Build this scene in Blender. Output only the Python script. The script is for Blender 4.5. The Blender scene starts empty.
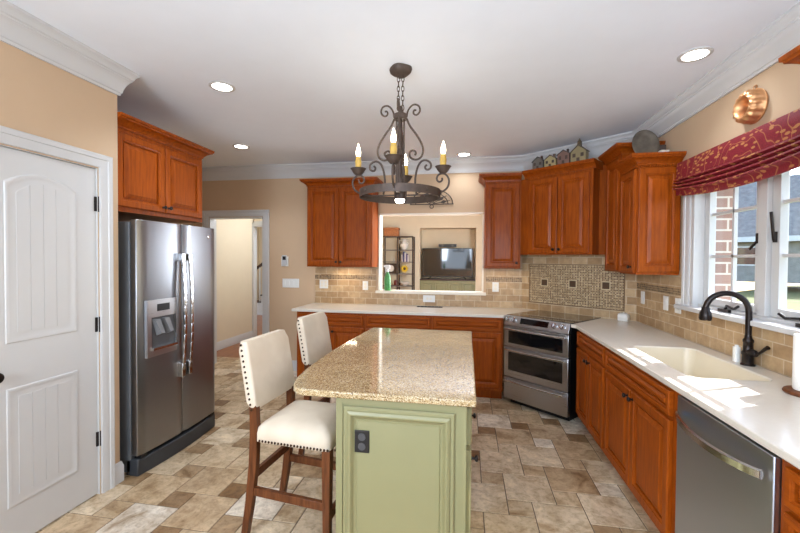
import bpy, bmesh, math, random
from mathutils import Vector, Matrix
random.seed(7)
R = math.radians
SC = bpy.context.scene
COL = SC.collection

# ------------------------------------------------------------------ camera, world, sun, lamps, exposure
cam_d = bpy.data.cameras.new('camera')
cam = bpy.data.objects.new('camera', cam_d)
COL.objects.link(cam)
cam_d.sensor_width = 36.0
cam_d.lens = 385.376 / 800 * 36.0
cam_d.clip_start = 0.05
cr = Vector((0.9851218, 0.1717260, 0.0067186))
cu = Vector((-0.0099226, 0.0178057, 0.9997922))
cw = Vector((-0.1715706, 0.9849838, -0.0192448))
cam.matrix_world = Matrix((
    (cr.x, cu.x, -cw.x, 0.0),
    (cr.y, cu.y, -cw.y, 0.0),
    (cr.z, cu.z, -cw.z, 1.4942),
    (0, 0, 0, 1)))
SC.camera = cam

world = bpy.data.worlds.new('sky')
SC.world = world
world.use_nodes = True
wn = world.node_tree.nodes
wl = world.node_tree.links
wn.clear()
w_out = wn.new('ShaderNodeOutputWorld')
w_bg = wn.new('ShaderNodeBackground')
w_sky = wn.new('ShaderNodeTexSky')
w_sky.sky_type = 'NISHITA'
w_sky.sun_disc = False
w_sky.sun_elevation = R(39)
w_sky.sun_rotation = R(66)
w_sky.air_density = 1.0
w_sky.dust_density = 1.5
wl.new(w_sky.outputs[0], w_bg.inputs[0])
wl.new(w_bg.outputs[0], w_out.inputs[0])
w_bg.inputs[1].default_value = 0.8

sun_d = bpy.data.lights.new('sun', 'SUN')
sun_d.energy = 16.0
sun_d.angle = R(0.6)
sun_d.color = (0.9, 0.93, 1.0)
sun = bpy.data.objects.new('sun', sun_d)
COL.objects.link(sun)
sun.rotation_euler = Vector((1.0, 0.45, 0.888)).to_track_quat('Z', 'Y').to_euler()


def area(name, loc, target, sx, sy, watts, color=(1, 1, 1), spread=180):
    d = bpy.data.lights.new(name, 'AREA')
    d.shape = 'RECTANGLE'
    d.size, d.size_y = sx, sy
    d.energy = watts
    d.color = color
    d.spread = R(spread)
    o = bpy.data.objects.new(name, d)
    COL.objects.link(o)
    o.location = loc
    v = Vector(loc) - Vector(target)
    o.rotation_euler = v.to_track_quat('Z', 'Y').to_euler()
    return o


area('rear_fill_light', (-0.9, -2.2, 1.45), (0.9, 3.0, 1.15), 2.6, 2.3, 84, (0.66, 0.81, 1.0))  # unseen fill light added behind the camera; no window there
area('left_fill_light', (-1.5, -0.7, 1.85), (1.1, 2.8, 0.8), 0.9, 0.9, 58, (0.74, 0.85, 1.0))  # added fill aimed at the right-hand cabinets and counter, not a room lamp
area('ceiling_fill_light', (0.6, -0.5, 1.75), (0.9, 0.9, 2.72), 0.9, 0.9, 46, (0.68, 0.82, 1.0))  # added upward fill to brighten the ceiling, no real fixture
po = area('window_portal', (1.80, 2.53, 1.68), (-1.0, 2.53, 1.68), 1.3, 1.1, 1)
po.data.cycles.is_portal = True
area('living_room_daylight', (1.65, 6.2, 1.5), (-2.0, 6.2, 1.4), 2.0, 2.0, 270, (0.80, 0.89, 1.0))
area('hall_daylight', (-2.4, 6.3, 2.1), (-3.9, 6.0, 1.1), 1.2, 1.2, 75, (0.80, 0.89, 1.0))
area('foyer_daylight', (-4.2, 8.2, 2.5), (-4.6, 9.6, 0.8), 1.2, 0.8, 30, (1.0, 0.97, 0.95))

SC.view_settings.view_transform = 'Standard'
SC.view_settings.look = 'None'
SC.view_settings.gamma = 1.0
SC.view_settings.use_curve_mapping = False
SC.view_settings.exposure = 0.12
SC.cycles.max_bounces = 8
SC.cycles.diffuse_bounces = 5
SC.cycles.transparent_max_bounces = 12
SC.cycles.caustics_reflective = False
SC.cycles.caustics_refractive = False
SC.cycles.sample_clamp_indirect = 6.0

# ------------------------------------------------------------------ materials


def S(r, g, b):
    f = lambda c: (c / 255 / 12.92) if c / 255 <= 0.04045 else ((c / 255 + 0.055) / 1.055) ** 2.4
    return (f(r), f(g), f(b), 1.0)


class NT:
    def __init__(self, name):
        self.m = bpy.data.materials.new(name)
        self.m.use_nodes = True
        self.n = self.m.node_tree.nodes
        self.l = self.m.node_tree.links
        self.b = self.n['Principled BSDF']

    def new(self, t, **k):
        n = self.n.new(t)
        for a, v in k.items():
            setattr(n, a, v)
        return n

    def link(self, a, b):
        self.l.new(a, b)

    def coords(self, scale=(1, 1, 1), kind='Object', rot=(0, 0, 0)):
        tc = self.new('ShaderNodeTexCoord')
        mp = self.new('ShaderNodeMapping')
        mp.inputs['Scale'].default_value = scale
        mp.inputs['Rotation'].default_value = rot
        self.link(tc.outputs[kind], mp.inputs[0])
        return mp.outputs[0]

    def noise(self, vec, scale, detail=4, rough=0.55, dist=0.0):
        n = self.new('ShaderNodeTexNoise')
        n.inputs['Scale'].default_value = scale
        n.inputs['Detail'].default_value = detail
        n.inputs['Roughness'].default_value = rough
        n.inputs['Distortion'].default_value = dist
        self.link(vec, n.inputs['Vector'])
        return n.outputs['Fac']

    def ramp(self, fac, stops, interp='LINEAR'):
        r = self.new('ShaderNodeValToRGB')
        r.color_ramp.interpolation = interp
        e = r.color_ramp.elements
        while len(e) < len(stops):
            e.new(0.5)
        for i, (p, c) in enumerate(stops):
            e[i].position = p
            e[i].color = c
        self.link(fac, r.inputs[0])
        return r.outputs[0]

    def mix(self, fac, a, b, mode='MIX'):
        n = self.new('ShaderNodeMix', data_type='RGBA', blend_type=mode)
        for s, v in ((n.inputs[0], fac), (n.inputs[6], a), (n.inputs[7], b)):
            if isinstance(v, (int, float, tuple)):
                s.default_value = v
            else:
                self.link(v, s)
        return n.outputs[2]

    def math(self, op, a, b=None):
        n = self.new('ShaderNodeMath', operation=op)
        for s, v in ((n.inputs[0], a), (n.inputs[1], b)):
            if v is None:
                continue
            if isinstance(v, (int, float)):
                s.default_value = v
            else:
                self.link(v, s)
        return n.outputs[0]

    def bump(self, h, strength=0.2, dist=0.002):
        b = self.new('ShaderNodeBump')
        b.inputs['Strength'].default_value = strength
        b.inputs['Distance'].default_value = dist
        self.link(h, b.inputs['Height'])
        self.link(b.outputs[0], self.b.inputs['Normal'])

    def set(self, color=None, rough=None, metal=None, spec=None, coat=None, coat_rough=None):
        for key, v in (('Base Color', color), ('Roughness', rough), ('Metallic', metal),
                       ('Specular IOR Level', spec), ('Coat Weight', coat), ('Coat Roughness', coat_rough)):
            if v is None:
                continue
            if isinstance(v, (int, float, tuple)):
                self.b.inputs[key].default_value = v
            else:
                self.link(v, self.b.inputs[key])
        return self.m


def plain(name, c, rough=0.5, metal=0.0, var=0.06, scale=6.0, coat=0.0, spec=0.5):
    t = NT(name)
    v = t.coords((1, 1, 1))
    n = t.noise(v, scale, 3)
    lo = tuple(x * (1 - var) for x in c[:3]) + (1,)
    hi = tuple(min(1, x * (1 + var)) for x in c[:3]) + (1,)
    return t.set(t.ramp(n, [(0.3, lo), (0.7, hi)]), rough, metal, spec, coat)


def wood(name, dark, light, scale=(22, 22, 2.2), rough=0.42, coat=0.07):
    t = NT(name)
    v = t.coords(scale)
    g = t.noise(v, 2.2, 5, 0.55, 0.4)
    big = t.noise(t.coords((2.2, 2.2, 0.9)), 1.5, 2)
    c = t.ramp(g, [(0.22, dark), (0.80, light)])
    dk = t.ramp(big, [(0.3, (0.88, 0.86, 0.85, 1)), (0.7, (1.08, 1.08, 1.08, 1))])
    t.bump(g, 0.05, 0.001)
    return t.set(t.mix(1.0, c, dk, 'MULTIPLY'), rough, 0.0, 0.14, coat, 0.15)


def emit(name, c, strength):
    t = NT(name)
    t.b.inputs['Base Color'].default_value = c
    t.b.inputs['Emission Color'].default_value = c
    t.b.inputs['Emission Strength'].default_value = strength
    return t.m


M = {}
M['wall'] = plain('tan_wall_paint', S(202, 173, 141), 0.75, var=0.015)
M['wall_light'] = plain('pale_cream_wall_paint', S(222, 206, 178), 0.75, var=0.015)
M['ceiling'] = plain('ceiling_paint', S(238, 244, 252), 0.85, var=0.01)
M['white'] = plain('white_trim_paint', S(204, 203, 201), 0.38, var=0.01)
M['cherry'] = wood('cherry_wood', S(118, 50, 7), S(172, 83, 15))
M['cherry_h'] = wood('cherry_wood_level_grain', S(118, 50, 7), S(172, 83, 15), (2.2, 22, 22))
M['toe'] = plain('dark_toe_kick', S(60, 26, 14), 0.6)
M['bronze'] = plain('dark_bronze', S(44, 38, 36), 0.32, 0.75, var=0.15, scale=20)
M['iron'] = plain('wrought_iron', S(78, 64, 55), 0.55, 0.3, var=0.2, scale=30)
M['black'] = plain('black_plastic', S(18, 18, 19), 0.35)
M['glass_black'] = plain('black_glass', S(10, 10, 12), 0.06, coat=0.5, var=0.02)
M['chrome'] = plain('bright_steel', S(205, 205, 205), 0.18, 1.0, var=0.02)
M['quartz'] = plain('cream_quartz', S(217, 209, 195), 0.2, var=0.02, scale=40, coat=0.0, spec=0.3)
M['sink'] = plain('cream_sink_composite', S(208, 196, 172), 0.3, var=0.01)
M['green'] = plain('sage_green_paint', S(138, 135, 97), 0.42, var=0.02)
M['plate'] = plain('white_plastic', S(232, 231, 226), 0.35, var=0.01)
M['cream'] = plain('cream_paint', S(234, 225, 208), 0.45, var=0.01)
M['fabric'] = NT('cream_linen')
_t = M['fabric']
_v = _t.coords((1, 1, 1))
_n = _t.noise(_v, 420, 2)
_t.bump(_n, 0.15, 0.001)
M['fabric'] = _t.set(_t.ramp(_t.noise(_v, 5, 3), [(0.3, S(212, 196, 174)), (0.7, S(226, 212, 191))]), 0.9, 0, 0.2)
M['stool_wood'] = wood('walnut_stained_wood', S(74, 41, 22), S(124, 74, 43), (26, 26, 3), 0.4, 0.15)
M['nail'] = plain('nailhead_brass', S(70, 52, 38), 0.35, 0.8)
M['lens'] = emit('lit_lamp_lens', (1.0, 0.95, 0.86, 1), 9.0)
M['flame'] = emit('lit_candle_bulb', (1.0, 0.86, 0.62, 1), 14.0)
M['candle'] = plain('dripped_candle_wax', S(196, 158, 72), 0.5, var=0.2, scale=40)
M['brick'] = None


def stainless(name, c, rough, ax):
    t = NT(name)
    sc = [180, 180, 180]
    sc[ax] = 3
    n = t.noise(t.coords(tuple(sc)), 1.0, 3)
    r = t.ramp(n, [(0.2, (rough * 0.85,) * 3 + (1,)), (0.8, (rough * 1.15,) * 3 + (1,))])
    cc = t.ramp(n, [(0.2, tuple(x * 0.96 for x in c[:3]) + (1,)), (0.8, c)])
    return t.set(cc, r, 1.0)


M['steel'] = stainless('brushed_stainless', S(190, 190, 192), 0.3, 0)
M['steel_washer'] = stainless('brushed_pale_stainless', S(188, 198, 212), 0.34, 0)
M['steel_dark'] = stainless('brushed_dark_stainless', S(152, 154, 158), 0.32, 0)
M['fridge_side'] = plain('grey_textured_steel', S(104, 106, 108), 0.5, 0.3)

# travertine floor: a value per tile picks its tone
t = NT('travertine_tile')
at = t.new('ShaderNodeAttribute', attribute_name='tile')
v = t.coords((1, 1, 1))
addv = t.new('ShaderNodeVectorMath', operation='ADD')
sclv = t.new('ShaderNodeVectorMath', operation='SCALE')
t.link(at.outputs['Vector'], sclv.inputs[0])
sclv.inputs['Scale'].default_value = 37.0
t.link(v, addv.inputs[0])
t.link(sclv.outputs[0], addv.inputs[1])
n1 = t.noise(addv.outputs[0], 5.0, 6, 0.62, 1.2)
n2 = t.noise(addv.outputs[0], 28.0, 5, 0.7, 0.4)
sep = t.new('ShaderNodeSeparateColor')
t.link(at.outputs['Color'], sep.inputs[0])
base = t.ramp(sep.outputs[0], [(0.0, S(126, 92, 56)), (0.14, S(168, 142, 110)), (0.35, S(196, 172, 140)),
                               (0.6, S(204, 184, 155)), (0.85, S(218, 201, 175)), (1.0, S(220, 210, 196))])
mot = t.ramp(n1, [(0.30, (0.50, 0.39, 0.28, 1)), (0.42, (0.80, 0.73, 0.64, 1)), (0.54, (1.0, 0.98, 0.95, 1)), (0.70, (1.22, 1.20, 1.16, 1))])
fine = t.ramp(n2, [(0.32, (0.70, 0.64, 0.57, 1)), (0.52, (1.02, 1.01, 1.0, 1)), (0.7, (1.12, 1.11, 1.1, 1))])
c = t.mix(1.0, t.mix(1.0, base, mot, 'MULTIPLY'), fine, 'MULTIPLY')
t.bump(n2, 0.12, 0.002)
M['tile'] = t.set(c, t.ramp(n2, [(0.3, (0.42,) * 3 + (1,)), (0.7, (0.26,) * 3 + (1,))]), 0, 0.4)
M['grout'] = plain('floor_grout', S(112, 96, 78), 0.85, var=0.1)

# granite speckle
t = NT('speckled_granite')
v = t.coords((1, 1, 1))
vo = t.new('ShaderNodeTexVoronoi')
vo.inputs['Scale'].default_value = 250
t.link(v, vo.inputs['Vector'])
sepc = t.new('ShaderNodeSeparateColor')
t.link(vo.outputs['Color'], sepc.inputs[0])
g1 = t.ramp(sepc.outputs[0], [(0.0, S(84, 62, 38)), (0.12, S(140, 110, 70)), (0.3, S(180, 152, 108)),
                              (0.62, S(198, 174, 132)), (0.86, S(214, 196, 158)), (1.0, S(232, 220, 192))])
big = t.ramp(t.noise(v, 9, 4), [(0.35, (0.76, 0.74, 0.70, 1)), (0.65, (0.90, 0.90, 0.89, 1))])
M['granite'] = t.set(t.mix(1.0, g1, big, 'MULTIPLY'), 0.09, 0, 0.5, 0.4, 0.04)


def backsplash_mat(name, band):
    t = NT(name)
    tc = t.new('ShaderNodeTexCoord')
    sp = t.new('ShaderNodeSeparateXYZ')
    t.link(tc.outputs['Object'], sp.inputs[0])
    cb = t.new('ShaderNodeCombineXYZ')
    t.link(sp.outputs[0], cb.inputs[0])
    t.link(sp.outputs[2], cb.inputs[1])

    def brick(w, h, mortar, c1, c2, cm, off=0.5):
        b = t.new('ShaderNodeTexBrick')
        b.offset = off
        b.inputs['Scale'].default_value = 1.0
        b.inputs['Brick Width'].default_value = w
        b.inputs['Row Height'].default_value = h
        b.inputs['Mortar Size'].default_value = mortar
        b.inputs['Mortar Smooth'].default_value = 0.2
        b.inputs['Bias'].default_value = 0.0
        b.inputs['Color1'].default_value = c1
        b.inputs['Color2'].default_value = c2
        b.inputs['Mortar'].default_value = cm
        t.link(cb.outputs[0], b.inputs['Vector'])
        return b
    a = brick(0.152, 0.0765, 0.0035, S(168, 136, 98), S(202, 174, 136), S(206, 188, 160))
    n = t.noise(tc.outputs['Object'], 16, 5, 0.65)
    mot = t.ramp(n, [(0.3, (0.78, 0.74, 0.70, 1)), (0.65, (1.06, 1.06, 1.05, 1))])
    c = t.mix(1.0, a.outputs['Color'], mot, 'MULTIPLY')
    if band:
        m2 = brick(0.022, 0.0175, 0.0015, S(78, 58, 40), S(150, 120, 84), S(190, 170, 140), 0.0)
        lo = t.math('GREATER_THAN', sp.outputs[2], band[0])
        hi = t.math('LESS_THAN', sp.outputs[2], band[1])
        c = t.mix(t.math('MULTIPLY', lo, hi), c, m2.outputs['Color'])
    t.bump(a.outputs['Fac'], -0.3, 0.003)
    return t.set(c, 0.42, 0, 0.4)


M['splash'] = backsplash_mat('tumbled_stone_tile', (0.314, 0.366))
M['splash_plain'] = backsplash_mat('tumbled_stone_tile_plain', None)

# mosaic of small mixed stones in a woven grid with dark dots
t = NT('stone_mosaic')
tc = t.new('ShaderNodeTexCoord')
sp = t.new('ShaderNodeSeparateXYZ')
t.link(tc.outputs['Object'], sp.inputs[0])
g = 0.0138
fx = t.math('DIVIDE', sp.outputs[0], g)
fz = t.math('DIVIDE', sp.outputs[2], g)
ix = t.math('FLOOR', fx)
iz = t.math('FLOOR', fz)
cbv = t.new('ShaderNodeCombineXYZ')
t.link(ix, cbv.inputs[0])
t.link(iz, cbv.inputs[1])
wnz = t.new('ShaderNodeTexWhiteNoise', noise_dimensions='2D')
t.link(cbv.outputs[0], wnz.inputs['Vector'])
stone = t.ramp(wnz.outputs['Value'], [(0.0, S(118, 90, 62)), (0.35, S(150, 122, 86)), (0.7, S(178, 152, 114)), (1.0, S(200, 178, 142))])
dk = t.ramp(wnz.outputs['Value'], [(0.0, S(74, 52, 36)), (1.0, S(112, 82, 56))])
ex = t.math('LESS_THAN', t.math('FRACT', t.math('MULTIPLY', ix, 0.5)), 0.25)
ez = t.math('LESS_THAN', t.math('FRACT', t.math('MULTIPLY', iz, 0.5)), 0.25)
dot = t.math('MULTIPLY', ex, ez)
c = t.mix(dot, stone, dk)
gx = t.math('LESS_THAN', t.math('FRACT', fx), 0.12)
gz = t.math('LESS_THAN', t.math('FRACT', fz), 0.12)
c = t.mix(t.math('MAXIMUM', gx, gz), c, S(196, 178, 148))
M['mosaic'] = t.set(c, 0.3, 0, 0.5)

# red brocade with gold vine scrolls
t = NT('red_brocade')
v = t.coords((1, 1, 1))
w1 = t.new('ShaderNodeTexWave', wave_type='RINGS')
w1.inputs['Scale'].default_value = 4.6
w1.inputs['Distortion'].default_value = 9.0
w1.inputs['Detail'].default_value = 1.0
w1.inputs['Detail Scale'].default_value = 1.6
t.link(v, w1.inputs['Vector'])
line = t.ramp(w1.outputs['Fac'], [(0.0, (0, 0, 0, 1)), (0.975, (0, 0, 0, 1)), (0.995, (1, 1, 1, 1))])
leaf = None
for ang_, sc_ in ((38, 13), (-42, 15), (5, 17)):
    vv = t.coords((sc_, sc_, sc_ * 2.3), rot=(R(ang_), 0, 0))
    vo = t.new('ShaderNodeTexVoronoi')
    vo.inputs['Scale'].default_value = 1.0
    t.link(vv, vo.inputs['Vector'])
    sc3 = t.new('ShaderNodeSeparateColor')
    t.link(vo.outputs['Color'], sc3.inputs[0])
    one = t.math('MULTIPLY', t.math('LESS_THAN', vo.outputs['Distance'], 0.27), t.math('GREATER_THAN', sc3.outputs[0], 0.62))
    leaf = one if leaf is None else t.math('MAXIMUM', leaf, one)
msk = t.math('MAXIMUM', t.math('MULTIPLY', line, 0.45), t.math('MULTIPLY', leaf, 0.62))
red = t.ramp(t.noise(v, 180, 2), [(0.3, S(104, 24, 34)), (0.7, S(148, 38, 50))])
M['brocade'] = t.set(t.mix(msk, red, S(206, 150, 84)), 0.6, 0, 0.3)

# exterior brick
t = NT('red_brick')
tc = t.new('ShaderNodeTexCoord')
sp = t.new('ShaderNodeSeparateXYZ')
t.link(tc.outputs['Object'], sp.inputs[0])
cb = t.new('ShaderNodeCombineXYZ')
t.link(t.math('ADD', sp.outputs[0], sp.outputs[1]), cb.inputs[0])
t.link(sp.outputs[2], cb.inputs[1])
b = t.new('ShaderNodeTexBrick')
for k_, val in (('Scale', 1.0), ('Brick Width', 0.21), ('Row Height', 0.078), ('Mortar Size', 0.007)):
    b.inputs[k_].default_value = val
b.inputs['Color1'].default_value = S(152, 122, 110)
b.inputs['Color2'].default_value = S(168, 138, 126)
b.inputs['Mortar'].default_value = S(208, 200, 188)
t.link(cb.outputs[0], b.inputs['Vector'])
M['brick'] = t.set(b.outputs['Color'], 0.9)

t = NT('window_glass')
for nd in list(t.n):
    if nd.type != 'OUTPUT_MATERIAL':
        t.n.remove(nd)
tr = t.new('ShaderNodeBsdfTransparent')
gl = t.new('ShaderNodeBsdfGlossy')
gl.inputs['Roughness'].default_value = 0.02
lw = t.new('ShaderNodeLayerWeight')
lw.inputs[0].default_value = 0.5
fr_fac = t.math('ADD', t.math('MULTIPLY', t.math('POWER', lw.outputs['Facing'], 4.0), 0.25), 0.02)
mx = t.new('ShaderNodeMixShader')
t.link(fr_fac, mx.inputs[0])
t.link(tr.outputs[0], mx.inputs[1])
t.link(gl.outputs[0], mx.inputs[2])
t.link(mx.outputs[0], t.n['Material Output'].inputs[0])
M['pane'] = t.m

M['woodfloor'] = wood('oak_strip_floor', S(126, 72, 36), S(166, 104, 58), (14, 2, 14), 0.3, 0.3)
M['lawn'] = plain('lawn_grass', S(104, 106, 58), 0.95, var=0.2, scale=2.0)
M['siding'] = plain('grey_stone_siding', S(140, 137, 130), 0.9, var=0.15, scale=3)
M['shingle'] = plain('grey_shingle', S(128, 124, 119), 0.9, var=0.2, scale=5)
M['copper'] = plain('copper', S(214, 160, 112), 0.42, 0.8, var=0.15, scale=25)
M['pewter'] = plain('mottled_pewter', S(112, 104, 93), 0.38, 0.6, var=0.3, scale=14)
M['rail_wood'] = plain('dark_stair_wood', S(60, 40, 28), 0.4)

# ------------------------------------------------------------------ mesh helpers


class MB:
    def __init__(self):
        self.v, self.f, self.mi = [], [], []

    def add(self, vs, fs, mi=0):
        o = len(self.v)
        self.v += [tuple(p) for p in vs]
        self.f += [tuple(o + i for i in f) for f in fs]
        self.mi += [mi] * len(fs)
        return self

    def box(self, x0, x1, y0, y1, z0, z1, mi=0):
        vs = [(x, y, z) for z in (z0, z1) for y in (y0, y1) for x in (x0, x1)]
        return self.add(vs, [(0, 2, 3, 1), (4, 5, 7, 6), (0, 1, 5, 4), (2, 6, 7, 3), (0, 4, 6, 2), (1, 3, 7, 5)], mi)

    def prism(self, poly, z0, z1, mi=0):
        n = len(poly)
        vs = [(x, y, z0) for x, y in poly] + [(x, y, z1) for x, y in poly]
        fs = [tuple(range(n - 1, -1, -1)), tuple(range(n, 2 * n))]
        fs += [(i, (i + 1) % n, n + (i + 1) % n, n + i) for i in range(n)]
        return self.add(vs, fs, mi)

    def loft(self, loops, cap0=True, cap1=True, closed=True, mi=0):
        n = len(loops[0])
        vs = [p for lp in loops for p in lp]
        fs = []
        for k in range(len(loops) - 1):
            for i in range(n if closed else n - 1):
                j = (i + 1) % n
                fs.append((k * n + i, k * n + j, (k + 1) * n + j, (k + 1) * n + i))
        if cap0:
            fs.append(tuple(range(n - 1, -1, -1)))
        if cap1:
            fs.append(tuple(range((len(loops) - 1) * n, len(loops) * n)))
        return self.add(vs, fs, mi)

    def lathe(self, prof, c=(0, 0, 0), seg=20, axis='z', mi=0, cap=True):
        loops = []
        for r, h in prof:
            lp = []
            for i in range(seg):
                a = 2 * math.pi * i / seg
                x, y = max(r, 1e-4) * math.cos(a), max(r, 1e-4) * math.sin(a)
                p = {'z': (x, y, h), 'y': (x, h, y), 'x': (h, x, y)}[axis]
                lp.append((c[0] + p[0], c[1] + p[1], c[2] + p[2]))
            loops.append(lp)
        return self.loft(loops, cap, cap, mi=mi)

    def tube(self, path, r, seg=8, mi=0, flat=None):
        pts = [Vector(p) for p in path]
        n = len(pts)
        rs = r if isinstance(r, (list, tuple)) else [r] * n
        loops = []
        up = None
        for i in range(n):
            d = (pts[min(i + 1, n - 1)] - pts[max(i - 1, 0)]).normalized()
            if up is None:
                up = d.orthogonal().normalized()
            up = (up - d * up.dot(d))
            up = up.normalized() if up.length > 1e-6 else d.orthogonal().normalized()
            s = d.cross(up)
            loops.append([tuple(pts[i] + (up * math.cos(2 * math.pi * k / seg) + s * math.sin(2 * math.pi * k / seg)) * rs[i]) for k in range(seg)])
        return self.loft(loops, mi=mi)

    def bar(self, a, b, w, h, w2=None, h2=None, up=(0, 0, 1), mi=0):
        a, b = Vector(a), Vector(b)
        w2, h2 = w2 or w, h2 or h
        d = (b - a).normalized()
        u = Vector(up)
        u = (u - d * u.dot(d)).normalized()
        s = d.cross(u)
        lp = lambda p, ww, hh: [tuple(p + s * sx * ww / 2 + u * sy * hh / 2) for sx, sy in ((-1, -1), (1, -1), (1, 1), (-1, 1))]
        return self.loft([lp(a, w, h), lp(b, w2, h2)], mi=mi)

    def ball(self, c, r, seg=10, sz=1.0, mi=0):
        k = max(5, seg // 2 + 1)
        return self.lathe([(r * math.sin(math.pi * i / k), -r * sz * math.cos(math.pi * i / k)) for i in range(k + 1)], c, seg, 'z', mi)

    def sweep(self, path, prof, closed=False, mi=0):
        """prof (out, z) swept along a ground path; out points to the right of travel"""
        P = [Vector((p[0], p[1])) for p in path]
        n = len(P)
        loops = []
        for i in range(n):
            d0 = (P[i] - P[i - 1]).normalized() if i > 0 else None
            d1 = (P[i + 1] - P[i]).normalized() if i < n - 1 else None
            d0 = d0 or d1
            d1 = d1 or d0
            n0, n1 = Vector((d0.y, -d0.x)), Vector((d1.y, -d1.x))
            m = (n0 + n1) / (1 + n0.dot(n1))
            loops.append([(P[i].x + m.x * o, P[i].y + m.y * o, z) for o, z in prof])
        return self.loft(loops, mi=mi)

    def build(self, name, mats, parent=None, loc=(0, 0, 0), rot=0.0, bevel=0.0, smooth=35, rot3=None):
        me = bpy.data.meshes.new(name)
        me.from_pydata(self.v, [], self.f)
        mats = mats if isinstance(mats, (list, tuple)) else [mats]
        for m in mats:
            me.materials.append(M[m] if isinstance(m, str) else m)
        me.polygons.foreach_set('material_index', self.mi)
        bm = bmesh.new()
        bm.from_mesh(me)
        bmesh.ops.recalc_face_normals(bm, faces=bm.faces)
        bm.to_mesh(me)
        bm.free()
        me.polygons.foreach_set('use_smooth', [True] * len(me.polygons))
        me.set_sharp_from_angle(angle=R(smooth))
        o = bpy.data.objects.new(name, me)
        COL.objects.link(o)
        o.location = loc
        o.rotation_euler = rot3 if rot3 else (0, 0, rot)
        if parent:
            o.parent = parent
        if bevel:
            b = o.modifiers.new('bevel', 'BEVEL')
            b.width = bevel
            b.segments = 2
            b.limit_method = 'ANGLE'
            b.angle_limit = R(40)
        return o


def tag(o, label, cat, group=None):
    o['label'] = label
    o['category'] = cat
    if group:
        o['group'] = group
    return o


def thing(name, label, cat, loc=(0, 0, 0), rot=0.0, group=None):
    o = bpy.data.objects.new(name, None)
    o.empty_display_size = 0.1
    COL.objects.link(o)
    o.location = loc
    o.rotation_euler = (0, 0, rot)
    return tag(o, label, cat, group)


def structure(o):
    o['kind'] = 'structure'
    return o


def copy_thing(src, loc, rot, label):
    c = src.copy()
    COL.objects.link(c)
    c.location = loc
    c.rotation_euler = (0, 0, rot)
    c['label'] = label
    for ch in list(src.children):
        k = ch.copy()
        COL.objects.link(k)
        k.parent = c
        for g_ in list(ch.children):
            q = g_.copy()
            COL.objects.link(q)
            q.parent = k
    return c


def rrect(x0, x1, y0, y1, r, n=5):
    pts = []
    for cx, cy, a0 in ((x1 - r, y0 + r, -90), (x1 - r, y1 - r, 0), (x0 + r, y1 - r, 90), (x0 + r, y0 + r, 180)):
        for i in range(n + 1):
            a = R(a0 + 90 * i / n)
            pts.append((cx + r * math.cos(a), cy + r * math.sin(a)))
    return pts


def slab_holes(name, outer, holes, z0, z1, mat, parent=None, bevel=0.0):
    bm = bmesh.new()
    for z in (z0, z1):
        edges = []
        for lp in [outer] + holes:
            vs = [bm.verts.new((x, y, z)) for x, y in lp]
            edges += [bm.edges.new((vs[i], vs[(i + 1) % len(vs)])) for i in range(len(vs))]
        bmesh.ops.triangle_fill(bm, edges=edges, use_beauty=True, use_dissolve=False)
    bm.verts.ensure_lookup_table()
    half = len(bm.verts) // 2
    k = 0
    for lp in [outer] + holes:
        n = len(lp)
        for i in range(n):
            a, b_ = k + i, k + (i + 1) % n
            bm.faces.new((bm.verts[a], bm.verts[b_], bm.verts[half + b_], bm.verts[half + a]))
        k += n
    bmesh.ops.recalc_face_normals(bm, faces=bm.faces)
    me = bpy.data.meshes.new(name)
    bm.to_mesh(me)
    bm.free()
    me.materials.append(M[mat])
    o = bpy.data.objects.new(name, me)
    COL.objects.link(o)
    if parent:
        o.parent = parent
    if bevel:
        b = o.modifiers.new('bevel', 'BEVEL')
        b.width = bevel
        b.segments = 2
        b.limit_method = 'ANGLE'
        b.angle_limit = R(50)
    return o


# ------------------------------------------------------------------ room shell
XL, XR, YB, ZC = -2.266, 1.614, 4.792, 2.717
YLC = 2.185
YREAR = -2.5
DA = (0.65, 4.792)
DB = (1.614, 4.020)
dv = Vector((DB[0] - DA[0], DB[1] - DA[1])).normalized()
dn = Vector((dv.y, -dv.x))         # toward the room
if dn.dot(Vector((-1, -1))) < 0:
    dn = -dn
DANG = math.atan2(dv.y, dv.x)


def dpt(tt, off):
    return (DA[0] + dv.x * tt + dn.x * off, DA[1] + dv.y * tt + dn.y * off)


# floor: grout bed with pin-wheel tiles in one mesh
mb = MB()
mb.box(-3.75, 1.75, YREAR - 0.1, 5.25, -0.06, -0.003, 1)
G0, GX, GY = 0.149, 0.258, 2.310
tiles = []
gp = 0.0025
for a in range(-40, 41):
    for b_ in range(-40, 41):
        ox, oy = 2 * a - b_, a + 2 * b_
        for (i, j, s) in ((ox, oy + 1, 2), (ox, oy, 1)):
            x0, y0 = GX + i * G0, GY + j * G0
            x1, y1 = x0 + s * G0, y0 + s * G0
            x0c, x1c, y0c, y1c = max(x0, -3.75), min(x1, 1.7), max(y0, YREAR), min(y1, 5.25)
            if x1c - x0c < 0.02 or y1c - y0c < 0.02:
                continue
            rr = random.random()
            rr = 0.22 + 0.78 * rr if s == 2 else (rr if rr > 0.35 else rr * 0.4)
            tiles.append((x0c + gp, x1c - gp, y0c + gp, y1c - gp, rr))
f_start = len(mb.f)
vals = [0.0] * f_start
for x0, x1, y0, y1, rr in tiles:
    e = 0.002
    vs = [(x0, y0, -0.004), (x1, y0, -0.004), (x1, y1, -0.004), (x0, y1, -0.004),
          (x0 + e, y0 + e, 0), (x1 - e, y0 + e, 0), (x1 - e, y1 - e, 0), (x0 + e, y1 - e, 0)]
    mb.add(vs, [(4, 5, 6, 7), (0, 1, 5, 4), (1, 2, 6, 5), (2, 3, 7, 6), (3, 0, 4, 7)], 0)
    vals += [rr] * 5
floor = structure(mb.build('floor', ['tile', 'grout'], smooth=5))
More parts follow.
